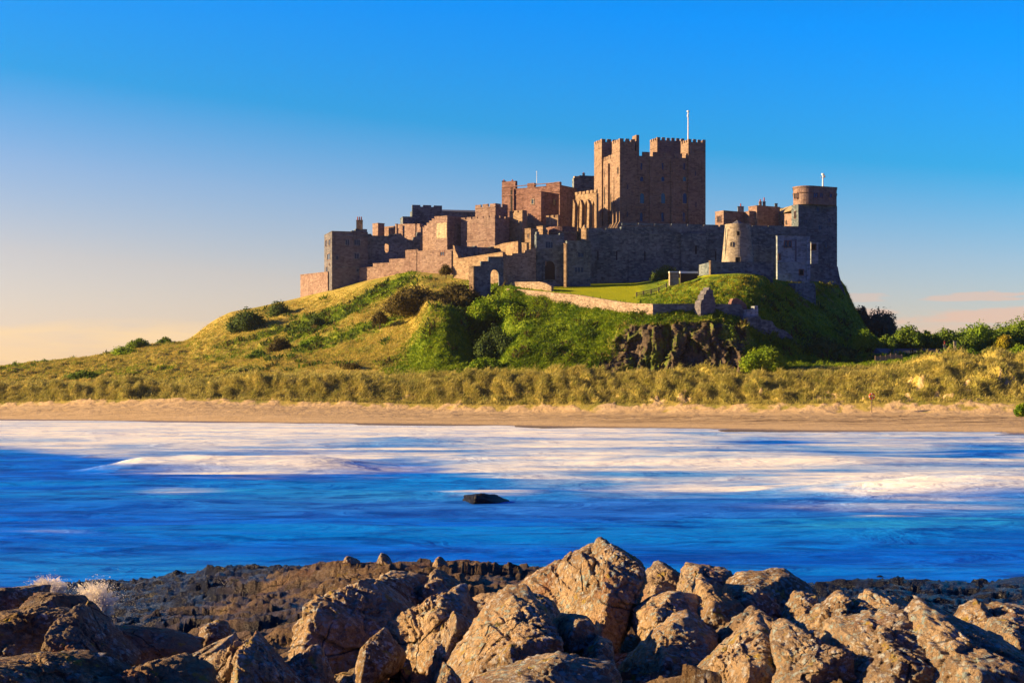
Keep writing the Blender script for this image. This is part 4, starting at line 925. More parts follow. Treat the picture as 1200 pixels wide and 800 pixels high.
# --- right-hand tower with rounded corner
def round_fp(pl, pc, pr, d, a, rad, dep):
    Cn, Rt, Bk, Lf = corner_fp(pc, pl, pr, d, a); ul_ = (Lf - Cn) / np.linalg.norm(Lf - Cn); ur_ = (Rt - Cn) / np.linalg.norm(Rt - Cn)
    cen = Cn + (ul_ + ur_) * rad; pts = []
    for i in range(9):
        t = math.pi / 2 * i / 8; pts.append(cen - ur_ * rad * math.cos(t) - ul_ * rad * math.sin(t))
    back = np.array([.19 * dep, dep]); return pts + [Rt, Rt + back, Lf + back, Lf]
fp1 = round_fp(929.5, 940.5, 980.5, 560, 24, 4.6, 9); z1, z0 = zz(218.5, 560), zz(238.5, 560)
rt = thing('round_fronted_tower', 'massive tower with a rounded sunlit corner at the right end of the castle', 'tower', (fp1[0][0], fp1[0][1], zz(328, 560)))
m = MB(); m.prism(fp1, z0, z1); up_ = m.build('upper_storey', M['pink'], rt)
m = MB(); cc = sum(fp1) / len(fp1); big = [p + (p - cc) / np.linalg.norm(p - cc) * .25 for p in fp1]; m.prism(big, z1 + .003, z1 + .5); m.prism(big, zz(225, 560), zz(224.3, 560)); m.build('coping', M['pink'], rt)
b0, b1, b2, b3 = corner_fp(935.5, 927.5, 981, 562, 20)
m = MB(); m.prism([b0, b1, b2, b3], zz(322, 562), z0 - .003); m.build('wall', M['grey'], rt)
m = MB(); cc = (b0 + b1 + b2 + b3) / 4; ex = lambda k: [p + (p - cc) / np.linalg.norm(p - cc) * k for p in (b0, b1, b2, b3)]
fo = ex(3.2); m.add([(*p, zz(345, 562)) for p in fo] + [(*p, zz(322, 562)) for p in ex(.9)] + [(*p, zz(311, 562)) for p in ex(.25)], [(i, (i + 1) % 4, 4 + (i + 1) % 4, 4 + i) for i in range(4)] + [(4 + i, 4 + (i + 1) % 4, 8 + (i + 1) % 4, 8 + i) for i in range(4)] + [(8, 9, 10, 11)])
m.build('battered_base', M['grey'], rt)
pA, pB = fp1[8], fp1[9]
for px, w_ in ((955.5, 4.4), (962.3, 3.6), (973.5, 2.6)): window(rt, pA, pB, px, 226, 231.5, w_, mull=1 if w_ > 3 else 0, frame='red')
window(rt, fp1[-1], fp1[0], 932.6, 227, 233, 3.2, mull=1, frame='red')
for px, y in ((958.5, 243), (961, 264), (972, 256), (944, 258), (968, 285)): window(rt, b0, b1, px, y, y + 5, 3, mull=1, frame='grey')
window(rt, b3, b0, 932, 248, 256, 1.8, frame='red', fw=.15)
for y in (262, 305): m = MB(); courses(m, b0, b1, [zz(y, 562)], .14, .3); m.build('string_course', M['grey'], rt)
pole('flagpole', 'short mast with a cross arm on the round-fronted tower', 964.3, 572, 205.5, 219, .3, 'yard')
rt, fl, fr, zt, zb = building('rendered_annexe', 'pale blue-grey rendered house at the foot of the round-fronted tower', 'house', 911, 909.5, 949, 540, 12, 277, 322, 'pale')
A, B = fr
for px in (920.8, 925.6): window(rt, A, B, px, 282.5, 289.5, 2.6, frame='red')
window(rt, A, B, 913.3, 298, 304, 1.6, frame='red'); window(rt, A, B, 939, 316, 322, 4.5, frame='red', pane='dark')
m = MB(); courses(m, A, B, [zz(307.5, 540)], .2, .35); m.build('string_course', M['pale'], rt)
m = MB(); s0, dd = on_face(A, B, 945); s1, _ = on_face(A, B, 949); m.box(A, B, s0, s1, zb - 2, zz(278, dd), .6, .5); m.build('buttress', M['pale'], rt)
m = MB(); s0, dd = on_face(A, B, 931.5); s1, _ = on_face(A, B, 933.5); m.box(A, B, s0, s1, zz(307, dd), zz(280, dd), .12, .1); m.build('drainpipe', M['slate'], rt)
rt, fl, fr, zt, zb = building('oriel_bay', 'small pale bay with one square window right of the rendered house', 'bay', 950.5, 949.6, 959, 546, 12, 284.5, 299, 'pale'); window(rt, *fr, 953.5, 286.5, 292.5, 4.5, frame='red', pane='dark')
wall_thing('upper_retaining_wall', 'old stone retaining wall on the steep slope below the round-fronted tower', 'retaining wall', 932, 520, 956, 527, [(932, 334), (934, 332.5), (953, 332), (955, 335), (956, 346)], [(932, 352), (956, 364)], 'grey', 5)

# --- pointed arch wall and ramp walls at the left of the lawn
rt, A, B = wall_thing('arch_wall', 'stepped wall in blue shadow pierced by a pointed arch', 'castle wall', 554, 521, 590, 524, [(554, 312.5), (563.5, 312.5), (563.6, 307), (572.5, 307), (572.6, 301.7), (590, 301.5)], [(554, 341), (590, 340)], 'grey', 1.2, holes=[(580, 315.5, 332.5, 10)])
building('arch_pier', 'sunlit end pier of the stepped wall with the pointed arch', 'pier', 554.8, 549.6, 556.5, 520, 62, 313, 340, 'gold')
wall_thing('ramp_wall', 'golden sloping wall behind the pointed arch wall', 'castle wall', 531, 556, 589, 536, [(531, 288.5), (532.5, 288.5), (534, 295), (536.5, 300), (537.5, 303.6), (540, 303.4), (589, 296)], [(531, 328), (560, 338), (589, 340)], 'gold', 1.4)
wall_thing('path_wall', 'dark wall facing right above the golden ramp wall', 'castle wall', 535, 556, 612, 578, [(535, 289.5), (556, 290), (556.1, 289), (559, 289), (559.1, 290.5), (575, 291), (575.1, 290), (579, 290), (579.1, 291.5), (612, 292.5)], [(535, 310), (612, 300)], 'grey', 1.5)
wall_thing('ramp_parapet', 'short golden parapet above the dark path wall', 'castle wall', 577, 572, 607, 558, [(577, 290), (590, 286), (607, 283.5)], [(577, 296), (607, 296)], 'gold', 1.2)

# --- terrace wall round the lawn
TA, TB, TC = (594, 511), (765, 455.5), (872, 461)
wall_thing('terrace_wall', 'long rubble terrace wall in sun along the edge of the lawn', 'terrace wall', *TA, *TB, [(594, 339), (610, 340), (640, 343), (680, 347), (700, 350.5), (722, 354), (742, 356.5), (765, 357)], [(594, 351), (630, 364), (680, 369), (740, 376), (765, 374)], 'rubble', 1.4)
wall_thing('terrace_wall', 'shaded stretch of terrace wall above the dark crag', 'terrace wall', *TB, *TC, [(765, 357), (822, 357), (868, 357.5), (870, 362), (872, 370)], [(765, 374), (872, 380)], 'grey', 1.2)
wall_thing('low_lawn_wall', 'short low wall tapering into the lawn below the gatehouse', 'garden wall', 590, 525, 646, 506, [(590, 331.5), (632, 331), (640, 333), (646, 336.5)], [(590, 342), (630, 342), (646, 341)], 'rubble', 1.0)
wall_thing('wall_ruin', 'jagged upright fragment of ruin on the shaded terrace wall', 'ruin', 821, 455, 838.5, 458.5, [(821, 358), (822, 352), (824.4, 350.5), (825, 345.5), (826.8, 344.5), (828, 340), (830.5, 339.4), (831.4, 336.5), (833.4, 339), (835.6, 340.5), (836, 347), (837.4, 349), (838.5, 357)], [(821, 373), (838.5, 372)], 'dun', 2.6, cope=False)
wall_thing('wall_ruin', 'low rounded stump of ruin at the right end of the terrace wall', 'ruin', 857, 462, 876, 464, [(857, 354), (859, 350), (864, 349), (869, 352), (874, 356), (876, 362)], [(857, 370), (876, 376)], 'red', 1.8, cope=False)
wall_thing('wall_ruin', 'blue shadowed block of broken wall beside the green ridge', 'ruin', 873, 459, 889, 461, [(873, 371), (875, 370.8), (875.1, 362.5), (884, 362), (884.1, 358.5), (888, 358), (889, 370.5)], [(873, 396), (889, 398)], 'pale', 1.8, cope=False)
rt, A, B = wall_thing('descending_ruin', 'ruined wall with a doorway descending the slope right of the crag', 'ruin', 872, 457, 934, 464, [(872, 371), (891, 371), (892, 374), (905, 376), (908, 382), (912, 385), (920, 387), (927, 393), (934, 402)], [(872, 398), (895, 406), (934, 414)], 'grey', 1.8, cope=False)
m = MB(); s0, dd = on_face(A, B, 897.5); s1, _ = on_face(A, B, 902); m.slab(A, B, outline(s0, s1, zz(404, dd), zz(390, dd), 'arch'), .1, .05); m.build('doorway', M['dark'], rt)

# --- small things on the mound
d = 503; C_, Rt, Bk2, Lf = corner_fp(785, 783.5, 795.5, d, 8); gz = zz(331, d)
rt = thing('stone_hut', 'small banded stone hut beside the lawn fence', 'hut', (*C_, gz)); m = MB(); m.prism([C_, Rt, Bk2, Lf], gz - 1, zz(319, d)); m.build('wall', M['mill'], rt)
m = MB(); cc = (C_ + Rt + Bk2 + Lf) / 4; m.prism([p + (p - cc) * .08 for p in (C_, Rt, Bk2, Lf)], zz(319, d) + .003, zz(318, d)); m.build('roof', M['white'], rt)
m = MB(); [m.box(C_, Rt, .05, np.linalg.norm(Rt - C_) - .05, zz(y, d), zz(y - .7, d), .1, .06) for y in (322, 325)]; m.build('band', M['red'], rt)
d = 507; C_, Rt, Bk2, Lf = corner_fp(797.5, 796.6, 817.5, d, 6)
rt = thing('low_shed', 'low dark shed with a white flat roof right of the stone hut', 'shed', (*C_, gz)); m = MB(); m.prism([C_, Rt, Bk2, Lf], zz(332, d), zz(320.2, d)); m.build('wall', M['door'], rt)
m = MB(); cc = (C_ + Rt + Bk2 + Lf) / 4; m.prism([p + (p - cc) * .06 for p in (C_, Rt, Bk2, Lf)], zz(320.2, d) + .003, zz(317.8, d)); m.build('roof', M['white'], rt)


def fence(name, label, pts, h, post=.16, rails=2, infill=False):
    """posts with rails, standing on the land; pts = [(column, distance)...]"""
    P = [np.array([xx(px, d_), d_, land_at(px, d_)]) for px, d_ in pts]; root = thing(name, label, 'fence', P[0])
    for p in P: m = MB(); m.prism([(p[0] - post, p[1] - post), (p[0] + post, p[1] - post), (p[0] + post, p[1] + post), (p[0] - post, p[1] + post)], p[2] - .5, p[2] + h); m.build('post', M['wood'], root)
    m = MB()
    for a_, b_ in zip(P[:-1], P[1:]):
        for k in range(rails):
            f_ = (k + 1) / (rails + .5) * h; u_ = (b_ - a_) / np.linalg.norm(b_[:2] - a_[:2]); Ln = np.linalg.norm(b_[:2] - a_[:2])
            if infill: m.slab(a_, b_, [(0, a_[2] + .1), (Ln, b_[2] + .1), (Ln, b_[2] + h * .9), (0, a_[2] + h * .9)], .06, .04); break
            m.slab(a_, b_, [(0, a_[2] + f_ - .12), (Ln, b_[2] + f_ - .12), (Ln, b_[2] + f_ + .12), (0, a_[2] + f_ + .12)], .1, -.05)
    m.build('rail', M['wood'], root); return root
fence('rail_fence', 'wooden post and rail fence curving round the end of the lawn', [(746, 488), (754, 490), (763, 493), (772, 497), (781, 502)], 1.5, .2)
fence('board_fence', 'grey board fence in front of the low cottage on the right', [(1026, 452), (1032, 452), (1038, 452), (1044, 452), (1050, 452), (1057, 452)], 1.9, .15, 1, True)

# cottage with a long slate roof on the right
rt, fl, fr, zt, zb = building('long_cottage', 'long low cottage under a blue slate roof behind the right-hand dunes', 'cottage', 1036, 1034.5, 1112, 464, 12, 415, 428, 'grey', cap=False)
m = MB(); A, B = fr; roof(m, A, B, -.4, np.linalg.norm(B - A) + .4, zt + .02, zz(407.5, 464), 9, 0); m.build('roof', M['slate'], rt)
building('yellow_porch', 'small yellow rendered porch lit by the sun beside the board fence', 'porch', 1055.8, 1048.5, 1057.5, 460, 55, 413.5, 422, 'gold')
chimney(rt, 1107, 470, 404, 408, 3, 1, 'mill')
d = 468; p = W(1119, 406, d); rt = thing('marker_post', 'pale square marker post standing among the trees right of the cottage', 'post', (p[0], d, land_at(1119, d))); m = MB(); m.prism([(p[0] - .35, d - .35), (p[0] + .35, d - .35), (p[0] + .35, d + .35), (p[0] - .35, d + .35)], land_at(1119, d) - 1, zz(400, d)); m.build('post', M['mill'], rt); m = MB(); m.prism([(p[0] - .45, d - .45), (p[0] + .45, d - .45), (p[0] + .45, d + .45), (p[0] - .45, d + .45)], zz(400, d) + .003, zz(399.3, d)); m.build('cap', M['slate'], rt)
# lifebuoy in the dunes
d = 398.; px, py = 1021.5, 464; p = W(px, py, d); rt = thing('lifebuoy_stand', 'red and white lifebuoy on a post in the dune grass', 'lifebuoy', (p[0], d, land_at(px, d)))
V, Fq = [], []
for i in range(20):
    for j in range(8):
        a_, b_ = 2 * math.pi * i / 20, 2 * math.pi * j / 8; rr = .62 + .19 * math.cos(b_); V.append((p[0] + rr * math.cos(a_), d - .25 + .19 * math.sin(b_), p[2] + rr * math.sin(a_))); Fq.append((i * 8 + j, ((i + 1) % 20) * 8 + j, ((i + 1) % 20) * 8 + (j + 1) % 8, i * 8 + (j + 1) % 8))
ring = mesh_obj('ring', V, Fq, None, rt, True, mats=[M['ringred'], M['white']], mi=np.array([1 if (i // 8) % 5 == 0 else 0 for i in range(len(Fq))]))
m = MB(); m.prism([(p[0] - .09, d - .05), (p[0] + .09, d - .05), (p[0] + .09, d + .1), (p[0] - .09, d + .1)], land_at(px, d) - 1, p[2] + .75); m.build('post', M['wood'], rt)
# ------------------------------------------------------------------ trees and shrubs
import bmesh
def ico(n):
    bm = bmesh.new(); bmesh.ops.create_icosphere(bm, subdivisions=n, radius=1.0); bm.verts.ensure_lookup_table()
    v = np.array([x.co[:] for x in bm.verts]); f = np.array([[q.index for q in p.verts] for p in bm.faces]); bm.free(); return v / np.linalg.norm(v, axis=1, keepdims=True), f
ICO = {k: ico(k) for k in (3, 4, 5, 6, 7)}


def crown_mesh(lumps, nleaf, size, seed):
    """leaf faces spread through lumpy masses: lumps = [(centre, radii)]; each mass also gets a rough inner body of twigs"""
    g = np.random.default_rng(seed); Vs, Fs, o = [], [], 0; vol = np.array([np.prod(r) ** (2 / 3) for _, r in lumps]); vol /= vol.sum()
    iv, if_ = ICO[3]
    for (c, r), w_ in zip(lumps, vol):
        c = np.array(c); r = np.array(r); m = int(nleaf * w_) + 20
        d_ = g.normal(size=(m, 3)); d_ /= np.linalg.norm(d_, axis=1, keepdims=True)
        rad = .62 + .42 * g.random(m) ** .6 + .34 * perlin(d_ * 2.4 + seed * 1.7 + c[0]); p = c + d_ * r * rad[:, None]
        nn = d_ / r; nn /= np.linalg.norm(nn, axis=1, keepdims=True); nn = nn + g.normal(0, .55, (m, 3)); nn /= np.linalg.norm(nn, axis=1, keepdims=True)
        a = np.cross(nn, g.normal(size=(m, 3))); a /= np.linalg.norm(a, axis=1, keepdims=True); b = np.cross(nn, a)
        s_ = size * (.55 + .9 * g.random(m))[:, None]
        q = np.stack([p - a * s_ * .5, p + b * s_ * .36, p + a * s_ * .5, p - b * s_ * .36], 1).reshape(-1, 3)
        Vs.append(q); Fs.append(np.arange(m * 4).reshape(m, 4) + o); o += m * 4
        body = c + iv * r * (.62 + .3 * perlin(iv * 2.4 + seed * 1.7 + c[0]))[:, None]; Vs.append(body)
        Fs.append(np.concatenate([if_, if_[:, 2:]], 1) + o); o += len(body)
    return np.concatenate(Vs), np.concatenate(Fs)


def quad_fix(F_): return [tuple(dict.fromkeys(map(int, f))) for f in F_]


def limb(mb, a, b, ra, rb, n=7):
    a, b = np.array(a, float), np.array(b, float); t = (b - a) / np.linalg.norm(b - a); u = np.cross(t, [0.3, 1, .2]); u /= np.linalg.norm(u); v = np.cross(t, u)
    A_ = [a + ra * (u * math.cos(k) + v * math.sin(k)) for k in np.linspace(0, 2 * math.pi, n, endpoint=False)]; B_ = [b + rb * (u * math.cos(k) + v * math.sin(k)) for k in np.linspace(0, 2 * math.pi, n, endpoint=False)]
    mb.add(A_ + B_, [(i, (i + 1) % n, n + (i + 1) % n, n + i) for i in range(n)])


_seed = [100]
def plant(name, label, cat, x0, x1, ytop, ybot, d, mat, group=None, nleaf=2600, size=.5, trunk=.25, nl=7, dep=None):
    """shrub or tree whose crown spans columns x0..x1 and rows ytop..ybot at distance d"""
    _seed[0] += 1; g = np.random.default_rng(_seed[0]); pxc = (x0 + x1) / 2; hw = (x1 - x0) / 2 * d / F; zt_, zb_ = zz(ytop, d), zz(ybot, d); h = zt_ - zb_
    cx_ = xx(pxc, d); root = thing(name, label, cat, (cx_, d, zb_), group); dep = dep or hw * .8
    zc = zb_ + h * trunk; lumps = []
    for i in range(nl):
        t = (i + .5) / nl * 2 - 1; rr = hw * (.34 + .16 * g.random()); hx = hw * t * .68; top = zt_ - h * (1 - trunk) * (abs(t) ** 1.8) * (.35 + .35 * g.random())
        rz = max(.5, (top - zc) * .5); lumps.append(((cx_ + hx, d + g.normal(0, .3) * dep, top - rz * .95), (rr, rr * min(1.2, dep / hw), rz)))
    for i in range(nl // 2): lumps.append(((cx_ + hw * g.uniform(-.55, .55), d - dep * g.uniform(.2, .6), zc + h * g.uniform(.15, .5)), (hw * .3, hw * .3, max(.5, h * .25))))
    V, Fq = crown_mesh(lumps, nleaf, size, _seed[0]); mesh_obj('crown', V, quad_fix(Fq), M[mat], root)
    m = MB(); limb(m, (cx_, d, zb_ - 1.5), (cx_ + .1, d, zc + h * .1), max(.12, h * .05), max(.09, h * .035))
    for k in range(4): limb(m, (cx_ + .1, d, zc + h * .05), (cx_ + hw * g.uniform(-.5, .5), d + g.normal() * dep * .3, zc + h * .4), max(.07, h * .03), .05)
    m.build('trunk', M['bark'], root); return root


gH = 'shrubs scattered over the castle hill'; gT = 'trees behind the right-hand dunes'; gD = 'bushes along the left-hand dunes'
plant('shrub', 'large dark rounded shrub on the left shoulder of the castle hill', 'shrub', 264, 316, 361, 396, 575, 'shrub', gH, 5000, .6, .05, 9)
plant('shrub', 'dark upright shrub just uphill of the large rounded one', 'shrub', 310, 346, 353, 381, 590, 'shrub', gH, 3200, .6, .05, 6)
plant('shrub', 'brown green spreading shrub in the hollow low on the left slope', 'shrub', 312, 347, 395, 419, 528, 'brownshrub', gH, 3000, .55, .05, 7)
plant('shrub', 'low green shrub beside the brown spreading shrub, on its left', 'shrub', 288, 316, 410, 422, 522, 'treegreen', gH, 1500, .5, .05, 5)
plant('shrub', 'small dark shrub beside the green strip above the hollow', 'shrub', 331, 343, 380, 392, 553, 'shrub', gH, 800, .5, .05, 4)
plant('shrub', 'low dark shrub at the upper end of the green strip', 'shrub', 362, 382, 371, 383, 548, 'shrub', gH, 1000, .5, .05, 5)
plant('shrub', 'green shrub row on the slope right of the hollow', 'shrub', 350, 388, 394, 410, 530, 'lush', gH, 2600, .55, .05, 8)
plant('shrub', 'broad brown shrub thicket below the pointed arch wall, nearest the dry slope', 'shrub', 446, 528, 334, 370, 520, 'brownshrub', gH, 8000, .6, .0, 15)
plant('shrub', 'dark green shrub thicket directly below the pointed arch', 'shrub', 505, 568, 331, 366, 516, 'brownshrub', gH, 7000, .6, .0, 12)
plant('shrub', 'small shrub under the barred window of the guard house', 'shrub', 514, 531, 309, 323, 556, 'brownshrub', gH, 900, .45, .02, 5)
plant('shrub', 'low dark shrub at the lower tip of the brown thicket', 'shrub', 434, 456, 364, 380, 520, 'brownshrub', gH, 1300, .5, .02, 5)
plant('shrub', 'dark low bush lower left of the leafy green mound', 'shrub', 396, 428, 425, 439, 474, 'brownshrub', gH, 1800, .5, .02, 6)
plant('shrub', 'leafy bush on the crest left of the valley below the arch', 'shrub', 545, 612, 346, 376, 502, 'lush', gH, 6500, .6, .02, 12)
plant('shrub', 'dark bush in the shaded valley below the terrace wall', 'shrub', 556, 606, 384, 425, 476, 'shrub', gH, 5000, .6, .02, 8)
plant('shrub', 'green bush at the foot of the slope beneath the terrace wall', 'shrub', 545, 596, 418, 440, 462, 'lush', gH, 3400, .55, .02, 8)
plant('shrub', 'dark green bush growing against the curtain wall behind the fence', 'shrub', 760, 802, 311, 334, 535, 'shrub', gH, 3200, .55, .02, 7)
plant('shrub', 'round green bush at the right foot of the crag', 'shrub', 866, 924, 406, 438, 439, 'lush', gH, 6000, .5, .02, 10)
plant('shrub', 'grass-green bush hanging over the top of the right crag corner', 'shrub', 838, 866, 380, 404, 450, 'treegreen', gH, 1800, .45, .02, 5)
plant('shrub', 'dark shrub mass in the shade at the foot of the steep right slope', 'shrub', 925, 1010, 396, 434, 466, 'shrub', gH, 7500, .6, .02, 12)
plant('shrub', 'tall bright sunlit bush at the bottom right of the castle slope', 'shrub', 990, 1036, 386, 425, 474, 'brightbush', gH, 5600, .55, .02, 9)
# left-hand dune bushes and small trees
plant('bush', 'low rounded hawthorn tree on the left skyline, the larger one', 'tree', 148, 177, 396, 411, 590, 'treegreen', gD, 2000, .55, .15, 6)
plant('bush', 'small round hawthorn tree on the skyline right of the larger one', 'tree', 184, 203, 395, 409, 596, 'treegreen', gD, 1500, .55, .2, 5)
plant('bush', 'green spreading bush below the larger skyline hawthorn', 'bush', 126, 168, 405, 421, 580, 'lush', gD, 2200, .55, .05, 8)
plant('bush', 'dark low bush on the far left skyline of the dunes', 'bush', 34, 62, 423, 436, 575, 'treegreen', gD, 1500, .55, .05, 6)
plant('bush', 'low bush on the skyline between the hawthorns and the far left bush', 'bush', 64, 92, 421, 432, 583, 'treegreen', gD, 1400, .55, .05, 6)
plant('bush', 'long dark green thicket in the hollow behind the left dune crest', 'bush', 74, 132, 433, 451, 505, 'treegreen', gD, 3000, .55, .05, 10)
plant('bush', 'dull brown thicket in the hollow right of the long green thicket', 'bush', 130, 182, 437, 451, 500, 'brownshrub', gD, 2400, .55, .05, 9)
plant('bush', 'green thicket in the dunes below the left castle slope', 'bush', 254, 330, 427, 446, 488, 'marram_green', gD, 3200, .55, .05, 12)
# trees on the right
plant('tree', 'tall dark blue-green tree behind the foot of the castle slope', 'tree', 1004, 1056, 362, 408, 610, 'bluetree', gT, 4600, .75, .12, 9)
plant('tree', 'dark pointed tree half hidden behind the castle slope', 'tree', 998, 1020, 357, 395, 622, 'bluetree', gT, 1500, .75, .2, 4)
plant('tree', 'light green tree above the cottage roof, nearest the dark blue-green tree', 'tree', 1044, 1084, 380, 416, 474, 'treegreen', gT, 2800, .6, .15, 7)
plant('tree', 'darker green tree above the right part of the cottage roof', 'tree', 1070, 1100, 387, 414, 478, 'treegreen', gT, 2200, .6, .15, 6)
plant('tree', 'rounded tree standing alone right of the cottage roof', 'tree', 1086, 1130, 384, 416, 476, 'treegreen', gT, 3000, .6, .15, 8)
plant('tree', 'broad dark hedge tree behind the cottage roof', 'tree', 1028, 1110, 397, 416, 484, 'treegreen', gT, 4200, .6, .05, 11)
plant('tree', 'broad domed sunlit tree left of the tallest tree on the right', 'tree', 1114, 1182, 377, 418, 478, 'brightbush', gT, 5200, .6, .08, 10)
plant('tree', 'tallest domed green tree cut by the right picture edge', 'tree', 1142, 1260, 371, 418, 492, 'treegreen', gT, 7000, .6, .08, 12)
plant('tree', 'golden tinged tree in front of the tallest domed tree', 'tree', 1164, 1190, 392, 414, 470, 'goldgrass', gT, 2200, .55, .08, 6)
plant('tree', 'dark spreading tree between the marker post and the domed trees', 'tree', 1094, 1172, 393, 420, 474, 'treegreen', gT, 4200, .55, .05, 9)
plant('tree', 'low green tree filling the gap between the lone rounded tree and the domed tree', 'tree', 1112, 1142, 390, 416, 484, 'treegreen', gT, 3200, .6, .03, 8)
plant('tree', 'dark green tree behind the golden tinged tree', 'tree', 1160, 1212, 384, 418, 486, 'lush', gT, 5200, .6, .03, 10)
plant('tree', 'low spreading green tree at the left end of the cottage roof', 'tree', 1022, 1056, 393, 418, 472, 'treegreen', gT, 3000, .6, .03, 8)
for i, (a, b, t_, bt, lab) in enumerate(((1062, 1086, 415, 425, 'short clipped hedge clump right of the yellow porch'), (1082, 1106, 413, 424, 'hedge clump in front of the cottage wall'), (1102, 1126, 412, 423, 'hedge clump below the pale marker post'),
        (1122, 1150, 409, 421, 'sunlit hedge clump left of the brown bush'), (1146, 1172, 407, 419, 'hedge clump touching the brown bush'), (1178, 1216, 403, 419, 'large bright hedge clump at the right picture edge'))):
    plant('hedge_clump', lab, 'hedge', a, b, t_, bt, 452 + i, 'lush' if i % 2 else 'treegreen', 'hedge clumps along the right-hand dune top', 1900, .5, .02, 7)
plant('bush', 'brown leaved bush standing in the hedge on the right dune', 'bush', 1146, 1190, 408, 422, 446, 'brownshrub', None, 2600, .5, .02, 8)
plant('bush', 'small green bush at the back of the beach by the right picture edge', 'bush', 1186, 1212, 472, 488, 374, 'lush', None, 2600, .4, .02, 6)

# ------------------------------------------------------------------ rocky shore in front of the camera
SD_ = np.array([7, 12, 18, 24, 30, 38, 46, 52, 58, 66, 74, 84.])
SH = {-900: [4.8, 4.8, 4.4, 3.8, 3.0, 2.4, 1.4, 1.0, .6, .1, -.8, -2], -200: [4.8, 4.8, 4.5, 4.0, 3.3, 2.5, 1.5, 1.1, .8, .1, -.8, -2], 0: [5, 5, 4.6, 4.1, 3.5, 2.7, 1.8, 1.3, .9, .2, -.7, -2],
      130: [5, 5, 4.7, 4.2, 3.6, 2.9, 2.1, 1.8, 1.4, .8, -.6, -2], 250: [5, 5, 4.8, 4.2, 3.7, 3.2, 2.7, 2.7, 2.2, .7, -.7, -2], 330: [5, 5, 4.8, 4.2, 3.7, 3.3, 3.3, 3.1, 2.0, .5, -.8, -2],
      400: [5, 5, 4.8, 4.3, 3.8, 3.5, 3.72, 3.1, 1.8, .4, -.8, -2], 520: [5, 5, 4.8, 4.3, 3.9, 3.6, 3.72, 2.9, 1.7, .3, -.8, -2], 640: [5, 5, 4.8, 4.3, 3.9, 3.6, 3.45, 2.6, 1.5, .3, -.8, -2],
      760: [5, 5, 4.8, 4.3, 3.9, 3.5, 3.1, 2.4, 1.4, .3, -.8, -2], 900: [5, 5, 4.8, 4.4, 3.8, 3.1, 2.5, 2.0, 1.4, .5, -.8, -2], 1050: [5, 5, 4.8, 4.3, 3.5, 2.5, 2.0, 1.6, 1.2, .75, -.4, -2],
      1200: [5, 5, 4.7, 4.1, 3.2, 2.3, 1.9, 1.5, 1.1, .7, -.4, -2], 2100: [5, 5, 4.7, 4.0, 3.1, 2.2, 1.8, 1.4, 1.0, .6, -.5, -2]}
hk = np.array(sorted(SH)); hz = np.array([SH[k] for k in hk])
hpx = np.concatenate([np.linspace(-900, -60, 80)[:-1], np.linspace(-60, 1260, 1000), np.linspace(1260, 2100, 80)[1:]])
hd = np.geomspace(7, 84, 460)
hz1 = np.array([np.interp(hpx, hk, hz[:, j]) for j in range(len(SD_))]); ker = np.hanning(41)[1:-1]; ker /= ker.sum()
hz1 = np.array([np.convolve(np.pad(b, 19, 'edge'), ker, 'valid') for b in hz1])
HZ = np.array([np.interp(hd, SD_, hz1[:, i]) for i in range(len(hpx))]).T
HPX, HD = np.meshgrid(hpx, hd); HX = (HPX - CX) * HD / F
hp = np.stack([HX.ravel(), HD.ravel(), HZ.ravel()], 1)
STR = np.array([[.82, .25, -.52], [-.2, .95, .1], [.5, -.1, .85]])               # the beds dip towards the sea on the left
def rockrelief(P, s):
    q = P @ STR.T
    a = fbm(q * [.35 / s, .35 / s, .8 / s] + 3, 3); b = fbm(q * [.9 / s, .9 / s, 2.4 / s] + 40, 4, .55, True) - .9; c = fbm(q * np.array([3.2, 3.2, 6.5]) / s + 11, 4, .6, True) - 1.0
    return a, b, c
bed = fbm(np.stack([hp[:, 0] * .16 + hp[:, 1] * .05, hp[:, 1] * .42, 0 * hp[:, 0]], 1) + 3, 4)
bed2 = fbm(np.stack([hp[:, 0] * .55, hp[:, 1] * 1.3, hp[:, 2] * .5], 1) + 9, 4, .55, True) - .9
nst = 1.7; lv = hp[:, 2] * nst + 1.5 * bed; terr = (np.floor(lv) + sst(lv - np.floor(lv), .25, .75) - lv) / nst
lv2 = hp[:, 2] * 5.5 + 2.2 * bed + .9 * bed2; terr2 = (np.floor(lv2) + sst(lv2 - np.floor(lv2), .3, .6) - lv2) / 5.5
chip = fbm(hp * [2.2, 3.0, 2.0] + 21, 3, .55, True) - 1.0
hp[:, 2] += -.12 + .40 * sst(HPX.ravel(), 300, 420) * sst(hp[:, 1], 16, 19) * (1 - sst(hp[:, 1], 27, 33)) + .34 * bed + .55 * terr + .75 * terr2 * sst(hp[:, 1], 38, 50) + .13 * bed2 + .03 * chip + (.05 * (1 - sst(hp[:, 1], 27, 36)) + .13 - .10 * sst(hp[:, 1], 36, 48)) * facet_relief(np.stack([hp[:, 0] * .8, hp[:, 1] * .9, hp[:, 2]], 1) + .3 * bed[:, None], 1.0, 3)[0] + .05 * facet_relief(hp * [2.6, 2.6, 2], 1.0, 9)[0]
hr, hc = HX.shape; ix = np.arange(hr * hc).reshape(hr, hc); QH = np.stack([ix[:-1, :-1], ix[:-1, 1:], ix[1:, 1:], ix[1:, :-1]], -1).reshape(-1, 4)
tag(mesh_obj('rocky_shore', hp, QH, M['wetrock'], None, True), 'dark wet rock shelf sloping down to the sea', 'rocky shore', kind='structure')


